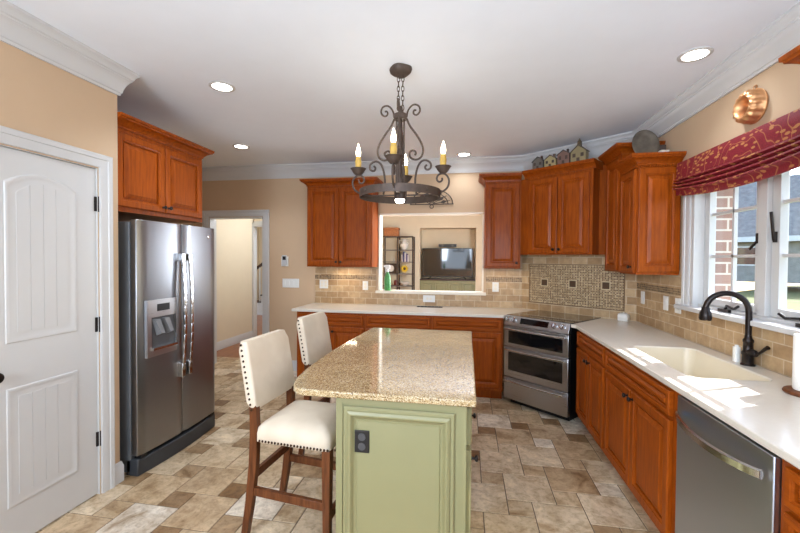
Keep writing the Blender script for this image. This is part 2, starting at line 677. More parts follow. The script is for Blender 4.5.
att = floor.data.color_attributes.new('tile', 'FLOAT_COLOR', 'CORNER')
for p in floor.data.polygons:
    rr = vals[p.index]
    for li in p.loop_indices:
        att.data[li].color = (rr, (rr * 7.31) % 1.0, (rr * 13.7) % 1.0, 1)

structure(MB().box(-6.0, -2.45, 5.25, 11.2, -0.06, -0.002).box(-2.3, 1.75, 4.93, 11.2, -0.06, -0.002).build('floor_oak', 'woodfloor'))
structure(MB().box(-3.9, 1.80, YREAR - 0.1, 4.93, ZC, ZC + 0.1).build('ceiling', 'ceiling'))
structure(MB().box(-6.2, 1.88, 4.93, 11.2, 2.75, 2.85).build('ceiling_beyond', 'ceiling'))

# pantry wall with a door opening
D0, D1, DT = 1.43, 2.045, 2.045
structure(MB().box(XL - 0.12, XL, YREAR, D0, 0, ZC).box(XL - 0.12, XL, D1, YLC, 0, ZC).box(XL - 0.12, XL, D0, D1, DT, ZC)
          .box(-3.05, XL - 0.12, YLC - 0.12, YLC, 0, ZC).build('wall_left', 'wall'))
structure(MB().box(-3.75, -3.05, YLC - 0.12, 3.18, 0, ZC).build('wall_alcove', 'wall'))
structure(MB().box(-3.87, -3.75, YLC, 4.93, 0, ZC).build('wall_far_left', 'wall'))
# back wall: doorway and pass-through
P0, P1, PZ0, PZ1 = -1.112, 0.198, 1.082, 2.065
H0, H1, HT = -3.51, -2.705, 2.05
yb1 = YB + 0.14
structure(MB().box(-3.87, H0, YB, yb1, 0, ZC).box(H0, H1, YB, yb1, HT, ZC).box(H1, P0, YB, yb1, 0, ZC)
          .box(P0, P1, YB, yb1, 0, PZ0).box(P0, P1, YB, yb1, PZ1, ZC).box(P1, 1.75, YB, yb1, 0, ZC).build('wall_back', 'wall'))
structure(MB().prism([DA, DB, (DB[0], DA[1])], 0, ZC).build('wall_diagonal', 'wall'))
# right wall with the window opening
W0, W1, WZ0, WZ1 = 1.915, 3.142, 1.165, 2.125
xr1 = XR + 0.15
structure(MB().box(XR, xr1, YREAR, W0, 0, ZC).box(XR, xr1, W1, 4.93, 0, ZC).box(XR, xr1, W0, W1, 0, WZ0).box(XR, xr1, W0, W1, WZ1, ZC)
          .build('wall_right', 'wall'))
structure(MB().box(-2.4, 1.75, YREAR - 0.12, YREAR, 0, ZC).build('wall_rear', 'wall_light'))

CROWN = [(0, -0.165), (0.012, -0.165), (0.014, -0.150), (0.020, -0.146), (0.024, -0.125), (0.036, -0.092), (0.052, -0.066),
         (0.058, -0.062), (0.058, -0.054), (0.066, -0.048), (0.068, -0.036), (0.080, -0.022), (0.088, -0.016), (0.088, 0), (0, 0)]
mb = MB()
mb.sweep([(XL, YREAR), (XL, YLC), (-3.05, YLC), (-3.05, 3.18), (-3.75, 3.18), (-3.75, YB), DA, DB, (XR, YREAR)],
         [(o, ZC + z) for o, z in CROWN])
structure(mb.build('trim_crown', 'white'))

BASE = [(0, 0), (0.016, 0), (0.016, 0.105), (0.011, 0.118), (0.008, 0.135), (0, 0.135)]
structure(MB().sweep([(XL, 2.135), (XL, YLC), (-2.30, YLC)], BASE).build('baseboard_left', 'white'))
structure(MB().sweep([(-2.615, YB), (-1.945, YB)], BASE).build('baseboard_back', 'white'))


def casing(mb, axis, a0, a1, zt, w=0.09, z0=0.0, base=0.0, sgn=1, foot=None):
    """three-sided casing (stepped profile) round an opening; axis 'x' lies on a Y plane, 'y' on an X plane"""
    prof = [(0.006, 0), (0.006, 0.012), (0.014, 0.016), (w * 0.62, 0.016), (w * 0.66, 0.021), (w - 0.008, 0.024), (w, 0.018), (w, 0)]
    path = [(a0, z0), (a0, zt), (a1, zt), (a1, z0)]
    sg = [(-1, 0), (-1, 1), (1, 1), (1, 0)]
    loops = []
    for (pa, pz), (sa, sz) in zip(path, sg):
        lp = []
        for o, d in prof:
            aa, zz, dd = pa + sa * o, pz + sz * o, base + sgn * d
            lp.append((aa, dd, zz) if axis == 'x' else (dd, aa, zz))
        loops.append(lp)
    mb.loft(loops)
    return mb


structure(casing(MB(), 'y', D0, D1, DT, 0.088, 0, XL, 1)
          .box(XL - 0.119, XL - 0.0005, D0 - 0.001, D0 + 0.003, 0, DT).box(XL - 0.119, XL - 0.0005, D1 - 0.003, D1 + 0.001, 0, DT).box(XL - 0.119, XL - 0.0005, D0 + 0.003, D1 - 0.003, DT - 0.003, DT + 0.001).build('trim_1', 'white'))
structure(casing(MB(), 'x', H0, H1, HT, 0.092, 0, YB, -1)
          .box(H0, H0 + 0.012, YB, yb1, 0, HT).box(H1 - 0.012, H1, YB, yb1, 0, HT).box(H0, H1, YB, yb1, HT - 0.012, HT).build('trim_2', 'white'))
structure(casing(MB(), 'y', W0, W1, WZ1, 0.085, WZ0, XR, -1).build('trim_3', 'white'))

# pass-through lining and sill
mb = MB()
mb.box(P0 - 0.001, P0 + 0.016, YB - 0.012, yb1 + 0.01, PZ0, PZ1).box(P1 - 0.016, P1 + 0.001, YB - 0.012, yb1 + 0.01, PZ0, PZ1)
mb.box(P0, P1, YB - 0.012, yb1 + 0.01, PZ1 - 0.014, PZ1 + 0.002)
structure(mb.build('trim_4', 'cream'))
structure(MB().box(P0 - 0.03, P1 + 0.03, YB - 0.045, yb1 + 0.03, PZ0 - 0.022, PZ0 + 0.012).build('trim_5', 'cream', bevel=0.004))

# ------------------------------------------------------------------ the pantry door
door = structure(MB().box(0, D1 - D0 - 0.008, -0.035, 0.0, 0.0, DT - 0.014).build('door_1', 'white', loc=(XL - 0.046, D0 + 0.004, 0.008), rot=R(90)))


def arch_loop(x0, x1, z0, z1, rise, ins, y, n=12):
    a0, a1, b0 = x0 + ins, x1 - ins, z0 + ins
    pts = [(a0, y, b0), (a1, y, b0)]
    for i in range(n + 1):
        u = 1 - 2 * i / n
        pts.append(((a0 + a1) / 2 + u * (a1 - a0) / 2, y, z1 - ins + rise * (1 - u * u)))
    return pts


def door_panel(x0, x1, z0, z1, rise):
    mb = MB()
    steps = [(0, 0.0005), (0.004, -0.004), (0.012, -0.005), (0.022, -0.002), (0.028, -0.0008), (0.048, -0.0008)]
    mb.loft([arch_loop(x0, x1, z0, z1, rise, i, d) for i, d in steps], cap0=False, cap1=True)
    a0, a1, b0, t1 = x0 + 0.052, x1 - 0.052, z0 + 0.052, z1 - 0.05
    n = 4
    w = (a1 - a0) / n
    for k in range(n):
        q0, q1 = a0 + k * w + 0.0015, a0 + (k + 1) * w - 0.0015
        top = []
        for i in range(5):
            xx = q1 + (q0 - q1) * i / 4
            u = (xx - (a0 + a1) / 2) / ((a1 - a0) / 2)
            top.append((xx, t1 + rise * (1 - u * u)))
        lo = [(q0, b0), (q1, b0)] + top
        cx, cz = (q0 + q1) / 2, (b0 + t1) / 2
        sh = lambda e: [(cx + (x - cx) * (1 - e * 8), z - (0.004 if z > cz else -0.004) * (e * 20)) for x, z in lo]
        mb.loft([[(x, -0.0008, z) for x, z in lo], [(x, -0.0026, z) for x, z in lo]])
    return mb


for (z0, z1, rise, nm) in ((1.045, 1.865, 0.062, 'upper_panel'), (0.205, 0.815, 0.0, 'lower_panel')):
    door_panel(0.122, 0.485, z0, z1, rise).build(nm, 'white', door, (0, -0.0352 + 0.0, 0))
mb = MB().lathe([(0.026, 0), (0.026, -0.006), (0.012, -0.008), (0.010, -0.022), (0.022, -0.028), (0.029, -0.040), (0.026, -0.052), (0.012, -0.057), (0, -0.058)], (0, 0, 0), 18, 'y')
mb.build('door_knob', 'bronze', door, (0.056, -0.035, 0.895))
for hz in (0.345, 1.065, 1.815):
    MB().box(-0.004, 0.018, -0.008, 0.002, -0.045, 0.045).lathe([(0.008, -0.048), (0.008, 0.048)], (0.018, -0.006, 0), 10).build('hinge', 'bronze', door, (D1 - D0 - 0.016, -0.035, hz))

# ------------------------------------------------------------------ cabinets
DOOR = [(0, 0), (0, -0.016), (0.005, -0.019), (0.007, -0.022), (0.044, -0.022), (0.046, -0.017), (0.053, -0.015), (0.057, -0.012), (0.058, -0.003), (0.066, -0.003), (0.067, -0.008), (0.090, -0.017), (0.092, -0.019), (0.096, -0.019)]
DRAW = [(0, 0), (0, -0.016), (0.005, -0.019), (0.007, -0.022), (0.025, -0.022), (0.027, -0.016), (0.032, -0.013), (0.033, -0.003), (0.039, -0.003), (0.040, -0.008), (0.052, -0.016), (0.054, -0.018), (0.057, -0.018)]


def panel_mb(w, h, prof):
    lim = min(w, h) / 2 - 0.004
    mx_ = prof[-1][0]
    k = min(1.0, lim / mx_)
    loops = []
    for i, y in prof:
        i *= k
        loops.append([(i, y, i), (w - i, y, i), (w - i, y, h - i), (i, y, h - i)])
    return MB().loft(loops)


KNOB = [(0.009, 0), (0.009, -0.003), (0.005, -0.006), (0.005, -0.014), (0.013, -0.019), (0.015, -0.025), (0.011, -0.031), (0, -0.033)]


def knob(parent, x, z):
    return MB().lathe(KNOB, (0, 0, 0), 14, 'y').build('knob', 'bronze', parent, (x, -0.0205, z))


CABCROWN = [(0, 0), (0.007, 0), (0.009, 0.012), (0.016, 0.020), (0.030, 0.034), (0.052, 0.048), (0.060, 0.050), (0.062, 0.058), (0.070, 0.062), (0.072, 0.080), (0, 0.080)]


def cabinet(name, label, loc, rot, w, depth, z0, z1, fronts, group=None, toe=False, crown=None, mat='cherry', cat='cabinet', well=False, dent=False, side_panel=None):
    """local x along the front seen from the room, y into the wall, z up. fronts: (kind, x0, x1, z0, z1, knob x or None, knob z)"""
    t_ = thing(name, label, cat, loc, rot, group)
    b = MB()
    if toe and well:
        b.box(0, w, 0, depth, 0.10, 0.66).box(0.0, w, 0.075, depth, 0.0, 0.10).box(0, w, 0, 0.02, 0.66, z1).box(0, 0.018, 0.02, depth, 0.66, z1).box(w - 0.018, w, 0.02, depth, 0.66, z1)
    elif toe:
        b.box(0, w, 0, depth, 0.10, z1).box(0.0, w, 0.075, depth, 0.0, 0.10)
    else:
        b.box(0, w, 0, depth, z0, z1)
    b.build('body', mat, t_)
    for kind, x0, x1, a, c_, kx, kz in fronts:
        pm = panel_mb(x1 - x0, c_ - a, DOOR if kind == 'door' else DRAW)
        o = pm.build(kind, mat if kind == 'door' else (mat + '_h' if mat + '_h' in M else mat), t_, (x0, 0, a), smooth=20)
        if kx is not None:
            knob(o, kx - x0, kz - a)
    if crown:
        zc0, path = crown
        cb = MB().sweep(path, [(o, zc0 + z) for o, z in CABCROWN])
        xs = [p[0] for p in path]
        cb.box(min(xs) + 0.002, max(xs) - 0.002, 0.002, depth - 0.002, zc0, zc0 + 0.078)
        cr_ = cb.build('crown_moulding', mat, t_, smooth=25)
        if dent:
            db = MB()
            nd = int(w / 0.016)
            for k in range(nd):
                db.box(k * w / nd, k * w / nd + 0.009, -0.013, 0.0, zc0 - 0.012, zc0 + 0.006)
            for k in range(int(depth / 0.016)):
                yy = k * 0.016
                db.box(w, w + 0.013, yy, yy + 0.009, zc0 - 0.012, zc0 + 0.006)
            db.build('dentil_strip', mat, t_)
    if side_panel:
        (side, a, c_) = side_panel
        pw = depth - 0.012
        pm = panel_mb(pw, c_ - a, DOOR)
        pm.build('side_panel', mat, t_, (w, 0.006, a), R(90), smooth=20)
    return t_


# over the fridge (faces +X)
FX = -2.31
w_ = 0.872
cabinet('wall_cabinet', 'cherry two-door cabinet mounted above the stainless fridge', (FX, YLC + 0.003, 0), R(90), w_, 0.70, 1.805, 2.372,
        [('door', 0.012, 0.43, 1.835, 2.335, 0.405, 1.875), ('door', 0.436, 0.85, 1.835, 2.335, 0.461, 1.875)],
        'cherry wall cabinets', crown=(2.366, [(0.0, 0.0), (w_, 0.0), (w_, 0.69)][::1]))
# back wall, beside the doorway side of the pass-through
w_ = 0.825
cabinet('wall_cabinet', 'tall cherry two-door wall cabinet between the doorway and the pass-through', (-1.945, 4.487, 0), 0, w_, 0.305, 1.395, 2.385,
        [('door', 0.018, 0.409, 1.415, 2.352, 0.383, 1.455), ('door', 0.416, 0.807, 1.415, 2.352, 0.442, 1.455)],
        'cherry wall cabinets', crown=(2.376, [(0.0, 0.305), (0.0, 0.0), (w_, 0.0), (w_, 0.305)]))
w_ = 0.392
cabinet('wall_cabinet', 'narrow cherry wall cabinet with one door beside the pass-through', (0.195, 4.487, 0), 0, w_, 0.305, 1.395, 2.385,
        [('door', 0.018, 0.375, 1.412, 2.352, 0.345, 1.46)],
        'cherry wall cabinets', crown=(2.376, [(0.0, 0.305), (0.0, 0.0), (w_, 0.0)]))
# diagonal cabinet over the range
q0 = dpt(0.236, 0.305)
dw_ = 0.692
t_ = cabinet('wall_cabinet', 'cherry two-door corner cabinet above the range and mosaic panel', (q0[0], q0[1], 0), DANG, dw_, 0.300, 1.552, 2.385,
             [('door', 0.030, 0.342, 1.565, 2.352, 0.315, 1.605), ('door', 0.350, 0.664, 1.565, 2.352, 0.377, 1.605)],
             'cherry wall cabinets', crown=(2.378, [(-0.03, 0.0), (dw_ + 0.03, 0.0)]))
MB().box(dw_, dw_ + 0.20, 0.150, 0.300, 1.552, 2.43).build('filler_panel', 'cherry', t_)
MB().box(-0.115, 0, 0.03, 0.200, 1.552, 2.385).build('filler_panel', 'cherry', t_)
# right wall (faces -X)
FXR = 1.305
cabinet('wall_cabinet', 'slim tall cherry corner cabinet with the highest crown moulding', (FXR, 3.99, 0), R(-90), 0.376, 0.305, 1.395, 2.415,
        [('door', 0.06, 0.345, 1.41, 2.38, None, 0)],
        'cherry wall cabinets', crown=(2.410, [(-0.02, 0.0), (0.376, 0.0), (0.376, 0.305)]))
cabinet('wall_cabinet', 'lower cherry wall cabinet beside the window with a raised side panel', (FXR, 3.612, 0), R(-90), 0.318, 0.305, 1.385, 2.245,
        [('door', 0.012, 0.306, 1.40, 2.21, 0.278, 1.445)],
        'cherry wall cabinets', crown=(2.237, [(-0.0, 0.0), (0.318, 0.0), (0.318, 0.305)]), dent=True, side_panel=('n', 1.405, 2.215))
cabinet('wall_cabinet', 'cherry wall cabinet past the window, only its crown tip showing', (FXR, 1.745, 0), R(-90), 0.60, 0.305, 1.385, 2.245,
        [('door', 0.012, 0.296, 1.40, 2.21, 0.27, 1.445), ('door', 0.304, 0.588, 1.40, 2.21, 0.33, 1.445)],
        'cherry wall cabinets', crown=(2.237, [(0.0, 0.305), (0.0, 0.0), (0.60, 0.0)]))

# base cabinets on the back wall (face at Y 4.17)
FYB = 4.170
DZ0, DZ1, KZ1 = 0.742, 0.862, 0.72


def base_unit(label, loc, rot, w, depth, fronts, group='cherry base cabinets', name='base_cabinet'):
    return cabinet(name, label, loc, rot, w, depth, 0, 0.883, fronts, group, toe=True, well='sink' in name)


def std_fronts(w, drawer_knobs=True, two=True, m=0.018):
    fr_ = [('drawer', m, w - m, DZ0, DZ1, None, 0)]
    if two:
        h = w / 2
        fr_ += [('door', m, h - 0.004, 0.135, KZ1, h - 0.034, KZ1 - 0.045), ('door', h + 0.004, w - m, 0.135, KZ1, h + 0.034, KZ1 - 0.045)]
    else:
        fr_ += [('door', m, w - m, 0.135, KZ1, None, 0)]
    return fr_


base_unit('cherry base cabinet at the doorway end of the back counter', (-1.93, FYB, 0), 0, 0.81, 0.60, std_fronts(0.81))
base_unit('cherry base cabinet under the middle of the back counter behind the island', (-1.118, FYB, 0), 0, 0.748, 0.60, std_fronts(0.748))
base_unit('cherry base cabinet between the island and the range on the back wall', (-0.368, FYB, 0), 0, 0.748, 0.60, std_fronts(0.748, two=False))
FXB = 0.990
base_unit('cherry base cabinet with a drawer and two narrow doors next to the range', (FXB, 3.66, 0), R(-90), 0.715, 0.60, std_fronts(0.715))
base_unit('cherry sink base cabinet with a long false drawer front beside the dishwasher', (FXB, 2.943, 0), R(-90), 0.960, 0.60, [('drawer', 0.012, 0.893, DZ0, DZ1, None, 0), ('door', 0.012, 0.445, 0.135, KZ1, 0.413, KZ1 - 0.045),
           ('door', 0.452, 0.893, 0.135, KZ1, 0.484, KZ1 - 0.045)], name='sink_base_cabinet')
base_unit('cherry drawer base cabinet on the near side of the dishwasher', (FXB, 1.400, 0), R(-90), 0.60, 0.60,
          [('drawer', 0.035, 0.58, 0.742, 0.862, None, 0), ('drawer', 0.035, 0.58, 0.44, 0.722, 0.3, 0.58), ('drawer', 0.035, 0.58, 0.135, 0.42, 0.3, 0.28)])

# ------------------------------------------------------------------ countertops, sink
RL = Vector((0.398, 4.150))                    # range front corner nearest the back run
rd = Vector((0.755, -0.656)).normalized()
rn = Vector((0.656, 0.755)).normalized()
RW = 0.695
RR = RL + rd * RW
rb0 = RL + rn * 0.655
rb1 = RR + rn * 0.655
ZT0, ZT1 = 0.885, 0.915
eps = 0.006
outer = [(-1.985, FYB - 0.03), (RL.x - eps - 0.004, FYB - 0.03), tuple(RL - rd * eps + rn * 0.02), tuple(RL - rd * eps + rn * 0.60), (0.66, YB - 0.012), (0.64, YB - 0.0125), (-1.985, YB - 0.0125)]
outer = [(-1.985, FYB - 0.03), (RL.x - 0.012, FYB - 0.03), tuple(RL - rd * eps + rn * 0.62), (0.62, YB - 0.0125), (-1.985, YB - 0.0125)]
tag(slab_holes('countertop', outer, [], ZT0, ZT1, 'quartz', bevel=0.005), 'cream quartz countertop along the back wall under the pass-through', 'countertop', 'cream quartz countertops')
q = RR + rd * eps
qb = q + rn * 0.60
SX0, SX1, SY0, SY1 = 1.105, 1.485, 2.135, 2.855
outer = [(0.963, 0.80), (XR - 0.0125, 0.80), (XR - 0.0125, DB[1] - 0.02), (DB[0] - 0.07, DB[1] + 0.035), tuple(q + rn * 0.60), (q.x + 0.002 + rn.x * 0.0, q.y + 0.0), (0.963, 3.645)]
ctop = tag(slab_holes('countertop', outer, [rrect(SX0, SX1, SY0, SY1, 0.06)], ZT0, ZT1, 'quartz', bevel=0.005),
           'cream quartz countertop under the window with the sink set in it', 'countertop', 'cream quartz countertops')
snk = thing('kitchen_sink', 'cream single-bowl sink set in the countertop below the window', 'sink', ((SX0 + SX1) / 2, (SY0 + SY1) / 2, 0.70))
hx, hy = (SX1 - SX0) / 2, (SY1 - SY0) / 2
lp = lambda ins, z, r: [(x, y, z) for x, y in rrect(-hx + ins, hx - ins, -hy + ins, hy - ins, r)]
MB().loft([lp(-0.02, 0.184, 0.07), lp(0.001, 0.184, 0.06), lp(0.001, 0.205, 0.06), lp(0.003, 0.207, 0.06), lp(0.006, 0.200, 0.058), lp(0.014, 0.06, 0.055), lp(0.03, 0.035, 0.05), lp(0.06, 0.028, 0.04)], cap0=False, cap1=True).build('basin', 'sink', snk)
MB().lathe([(0.0, 0.0), (0.045, 0.0), (0.045, 0.006), (0.03, 0.008), (0.028, 0.002), (0, 0.002)], (0.02, 0, 0.027), 20).build('drain', 'chrome', snk)

# ------------------------------------------------------------------ backsplash
bs = thing('tile_backsplash', 'tan stone tile backsplash with mosaic strip around the pass-through', 'backsplash', (-1.96, YB, 0.915), 0, 'stone tile backsplashes')
X0 = -1.96
mb = MB()
tx = lambda a: a - X0
y0_, y1_ = -0.012, -0.0005
mb.box(0, tx(P0 - 0.03), y0_, y1_, 0.0005, 0.482)
mb.box(tx(P0 - 0.03), tx(P1 + 0.03), y0_, y1_, 0.0005, PZ0 - 0.022 - 0.915)
mb.box(tx(P1 + 0.03), tx(0.655), y0_, y1_, 0.0005, 0.482)
mb.build('tile_field', 'splash', bs)
bs2 = thing('tile_backsplash', 'tan stone tile backsplash with mosaic strip below the window and switches', 'backsplash', (XR, DB[1], 0.915), R(-90), 'stone tile backsplashes')
mb = MB()
yy = lambda y: DB[1] - y
mb.box(0.0, yy(W1 + 0.085), -0.012, -0.0005, 0.0005, 0.475)
mb.box(yy(W1 + 0.085), yy(0.8), -0.012, -0.0005, 0.0005, 0.212)
mb.build('tile_field', 'splash', bs2)
bs3 = thing('tile_backsplash', 'stone backsplash with a framed mosaic panel behind the range', 'backsplash', (DA[0] + 0.0, DA[1], 0.915), DANG, 'stone tile backsplashes')
DL = (Vector(DB) - Vector(DA)).length
MB().box(0.006, DL - 0.006, -0.012, -0.0005, -0.20, 0.640).build('tile_field', 'splash_plain', bs3)
m0, m1, mz0, mz1 = 0.112, DL - 0.118, 0.092, 0.528
mp = MB().box(m0, m1, -0.017, -0.011, mz0, mz1).build('mosaic_panel', 'mosaic', bs3)
fm = MB()
for a, b_, c_, d_ in ((m0 - 0.008, m1 + 0.008, mz0 - 0.008, mz0), (m0 - 0.008, m1 + 0.008, mz1, mz1 + 0.008), (m0 - 0.008, m0, mz0, mz1), (m1, m1 + 0.008, mz0, mz1)):
    fm.box(a, b_, -0.019, -0.011, c_, d_)
fm.build('pencil_trim', plain('brown_stone_trim', S(120, 92, 62), 0.4), bs3)
dk_stone = plain('dark_brown_stone', S(84, 60, 40), 0.3)
lt_stone = plain('pale_stone_border', S(206, 188, 152), 0.4)
for k in (0.18, 0.5, 0.835):
    cx = m0 + (m1 - m0) * k
    cz = (mz0 + mz1) / 2 + 0.015
    e = MB()
    e.box(cx - 0.044, cx + 0.044, -0.0185, -0.0165, cz - 0.044, cz + 0.044)
    ins = e.build('accent_border', lt_stone, bs3)
    MB().box(cx - 0.034, cx + 0.034, -0.0205, -0.018, cz - 0.034, cz + 0.034).build('accent_tile', dk_stone, ins)

# ------------------------------------------------------------------ range
rg = thing('range', 'stainless double-oven range with black glass cooktop set across the corner', 'range', (RL.x, RL.y, 0), math.atan2(rd.y, rd.x))
MB().box(0.004, RW - 0.004, 0.03, 0.62, 0.05, 0.895).box(0.03, RW - 0.03, 0.07, 0.60, 0.0, 0.05).build('body', 'black', rg)
MB().box(0.0, RW, 0.035, 0.625, 0.896, 0.914).box(-0.003, RW + 0.003, 0.025, 0.63, 0.914, 0.921).build('cooktop', 'glass_black', rg, bevel=0.002)
pn = MB().loft([[(x, -0.022, 0.820), (x, 0.03, 0.820), (x, 0.03, 0.917), (x, 0.008, 0.917), (x, -0.020, 0.842)] for x in (0, RW)]).build('control_panel', 'steel', rg, bevel=0.003)
ang = math.atan2(0.028, 0.075)
vec = lambda zz: -0.020 + (zz - 0.842) * 0.028 / 0.075
mb = MB()
mb.loft([[(x, vec(0.852) - 0.002, 0.852), (x, vec(0.852) + 0.004, 0.852), (x, vec(0.906) + 0.004, 0.906), (x, vec(0.906) - 0.002, 0.906)] for x in (0.185, RW - 0.205)])
mb.build('display', 'glass_black', pn)
for kx in (0.045, 0.115, RW - 0.145, RW - 0.065):
    k_ = MB().lathe([(0.027, 0), (0.027, -0.006), (0.023, -0.010), (0.021, -0.030), (0.018, -0.034), (0, -0.035)], (0, 0, 0), 18, 'y')
    k_.box(-0.004, 0.004, -0.040, -0.030, -0.02, 0.02)
    k_.build('control_knob', 'chrome', pn, (kx, vec(0.878), 0.878), rot3=(R(-20), 0, 0))


def oven_door(nm, z0, z1, glass):
    d = MB().box(0.002, RW - 0.002, -0.018, 0.03, z0, z1).build(nm, 'steel', rg, bevel=0.004)
    if glass:
        MB().box(0.055, RW - 0.055, -0.0205, -0.0175, z0 + glass[0], z1 - glass[1]).build('window', 'glass_black', d, bevel=0.001)
    h = MB()
    pts = [(0.03 + (RW - 0.06) * i / 10, -0.052 - 0.012 * math.sin(math.pi * i / 10), z1 - 0.026) for i in range(11)]
    h.tube(pts, 0.0095, 10)
    for x in (0.035, RW - 0.035):
        h.box(x - 0.010, x + 0.010, -0.055, -0.016, z1 - 0.036, z1 - 0.016)
    h.build('handle', 'chrome', d)
    return d


oven_door('upper_oven_door', 0.606, 0.815, (0.035, 0.048))
oven_door('lower_oven_door', 0.290, 0.600, (0.070, 0.050))
oven_door('warming_drawer', 0.062, 0.282, None)

# ------------------------------------------------------------------ dishwasher
dwt = thing('dishwasher', 'stainless dishwasher with a bowed bar handle under the cream countertop', 'dishwasher', (0.970, 1.978, 0), R(-90))
DWW = 0.574
MB().box(0.005, DWW - 0.005, 0.03, 0.58, 0.02, 0.872).build('body', 'black', dwt)
MB().box(0.0, DWW, 0.0, 0.03, 0.115, 0.872).build('door', 'steel_washer', dwt, bevel=0.004)
MB().box(0.01, DWW - 0.01, 0.05, 0.07, 0.0, 0.11).build('toe_panel', 'black', dwt)
h = MB()
lps = []
for i in range(17):
    u = i / 16
    x = 0.03 + (DWW - 0.06) * u
    dep = -0.012 - 0.045 * math.sin(math.pi * u) ** 0.6
    zz = 0.795 - 0.012 * math.sin(math.pi * u)
    lps.append([(x, dep, zz - 0.017), (x, dep - 0.008, zz - 0.012), (x, dep - 0.008, zz + 0.012), (x, dep, zz + 0.017), (x, dep + 0.006, zz)])
h.loft(lps).build('handle', 'chrome', dwt)

# ------------------------------------------------------------------ refrigerator
fr_ = thing('refrigerator', 'stainless side-by-side refrigerator with ice dispenser in the alcove', 'refrigerator', (-2.185, 2.250, 0), R(90))
FW = 0.815
MB().box(0.0, FW, 0.062, 0.80, 0.02, 1.735).build('body', 'fridge_side', fr_, bevel=0.006)


def fridge_door(nm, x0, x1, z0, z1, full0, full1):
    bow = lambda x: -0.022 * (1 - ((x - FW / 2) / (FW / 2)) ** 2)
    n = 10
    fr, bk = [], []
    for i in range(n + 1):
        x = x0 + (x1 - x0) * i / n
        e = 0.0
        if i == 0 or i == n:
            e = 0.010
        fr.append((x, bow(x) + e))
    poly = [(x1, 0.055), (x0, 0.055)] + fr
    top = lambda s: [(x if y > 0.05 else x, y, 0) for x, y in poly]
    mb = MB().prism(poly, z0, z1)
    return mb.build(nm, 'steel_dark', fr_, bevel=0.004, smooth=50), bow


fd1, bow = fridge_door('freezer_door', 0.0, 0.390, 0.140, 1.750, 0, 0)
fd2, _b = fridge_door('fridge_door', 0.397, FW, 0.140, 1.750, 0, 0)
for dr, hx_ in ((fd1, 0.357), (fd2, 0.430)):
    h = MB()
    pts = []
    for i in range(13):
        u = i / 12
        z = 0.61 + (1.51 - 0.61) * u
        pts.append((hx_, bow(hx_) - 0.030 - 0.022 * math.sin(math.pi * u), z))
    for k in range(12):
        h.bar(pts[k], pts[k + 1], 0.026, 0.016, up=(0, -1, 0))
    h.box(hx_ - 0.018, hx_ + 0.018, bow(hx_) - 0.040, bow(hx_) + 0.008, 0.585, 0.69)
    h.box(hx_ - 0.018, hx_ + 0.018, bow(hx_) - 0.040, bow(hx_) + 0.008, 1.47, 1.525)
    h.build('handle', 'chrome', dr, bevel=0.003)
# dispenser
ds = MB()
dx0, dx1, dz0, dz1 = 0.045, 0.318, 0.80, 1.195
yo = bow(0.18) - 0.006
for a, b_, c_, d_ in ((dx0, dx1, 1.075, dz1), (dx0, dx1, dz0, dz0 + 0.05), (dx0, dx0 + 0.035, dz0 + 0.05, 1.075), (dx1 - 0.012, dx1, dz0 + 0.05, 1.075)):
    ds.box(a, b_, yo - 0.012, yo + 0.012, c_, d_)
dsp = ds.build('dispenser', 'steel', fd1)
MB().box(dx0 + 0.035, dx1 - 0.012, yo - 0.002, yo + 0.004, dz0 + 0.05, 1.075).build('recess', plain('dark_grey_plastic', S(78, 78, 80), 0.4), dsp)
MB().box(dx0 + 0.085, dx1 - 0.075, yo - 0.0145, yo - 0.011, 1.115, 1.165).build('display', 'black', dsp)
p_ = MB()
for xx in (0.115, 0.20):
    p_.loft([[(xx - 0.022, yo - 0.03, 1.06), (xx + 0.022, yo - 0.03, 1.06), (xx + 0.022, yo, 1.06), (xx - 0.022, yo, 1.06)],
             [(xx - 0.012 + 0.03, yo - 0.045, 0.96), (xx + 0.02 + 0.03, yo - 0.045, 0.96), (xx + 0.02 + 0.03, yo, 0.94), (xx - 0.012 + 0.03, yo, 0.94)]])
p_.build('paddle', plain('mid_grey_plastic', S(120, 120, 122), 0.45), dsp)
MB().box(dx0 + 0.035, dx1 - 0.012, yo - 0.03, yo + 0.0, dz0 + 0.045, dz0 + 0.062).build('drip_tray', 'chrome', dsp)
MB().lathe([(0.017, 0), (0.017, -0.003), (0.014, -0.005), (0, -0.005)], (0, 0, 0), 18, 'y').build('badge', 'chrome', fd2, (0.705, bow(0.705), 1.675))
kg = MB()
lo, hi = [], []
for i in range(11):
    x = FW * i / 10
    lo.append((x, 0.005 - 0.030 * math.sin(math.pi * i / 10)))
kg.prism([(FW, 0.10), (0, 0.10)] + lo, 0.0, 0.115)
kg.build('kick_grille', plain('charcoal_plastic', S(52, 54, 57), 0.5), fr_, bevel=0.008, smooth=50)
for a in (0.02, FW - 0.07):
    MB().box(a, a + 0.05, 0.0, 0.05, 0.1155, 0.138).build('lower_hinge', 'black', fr_)

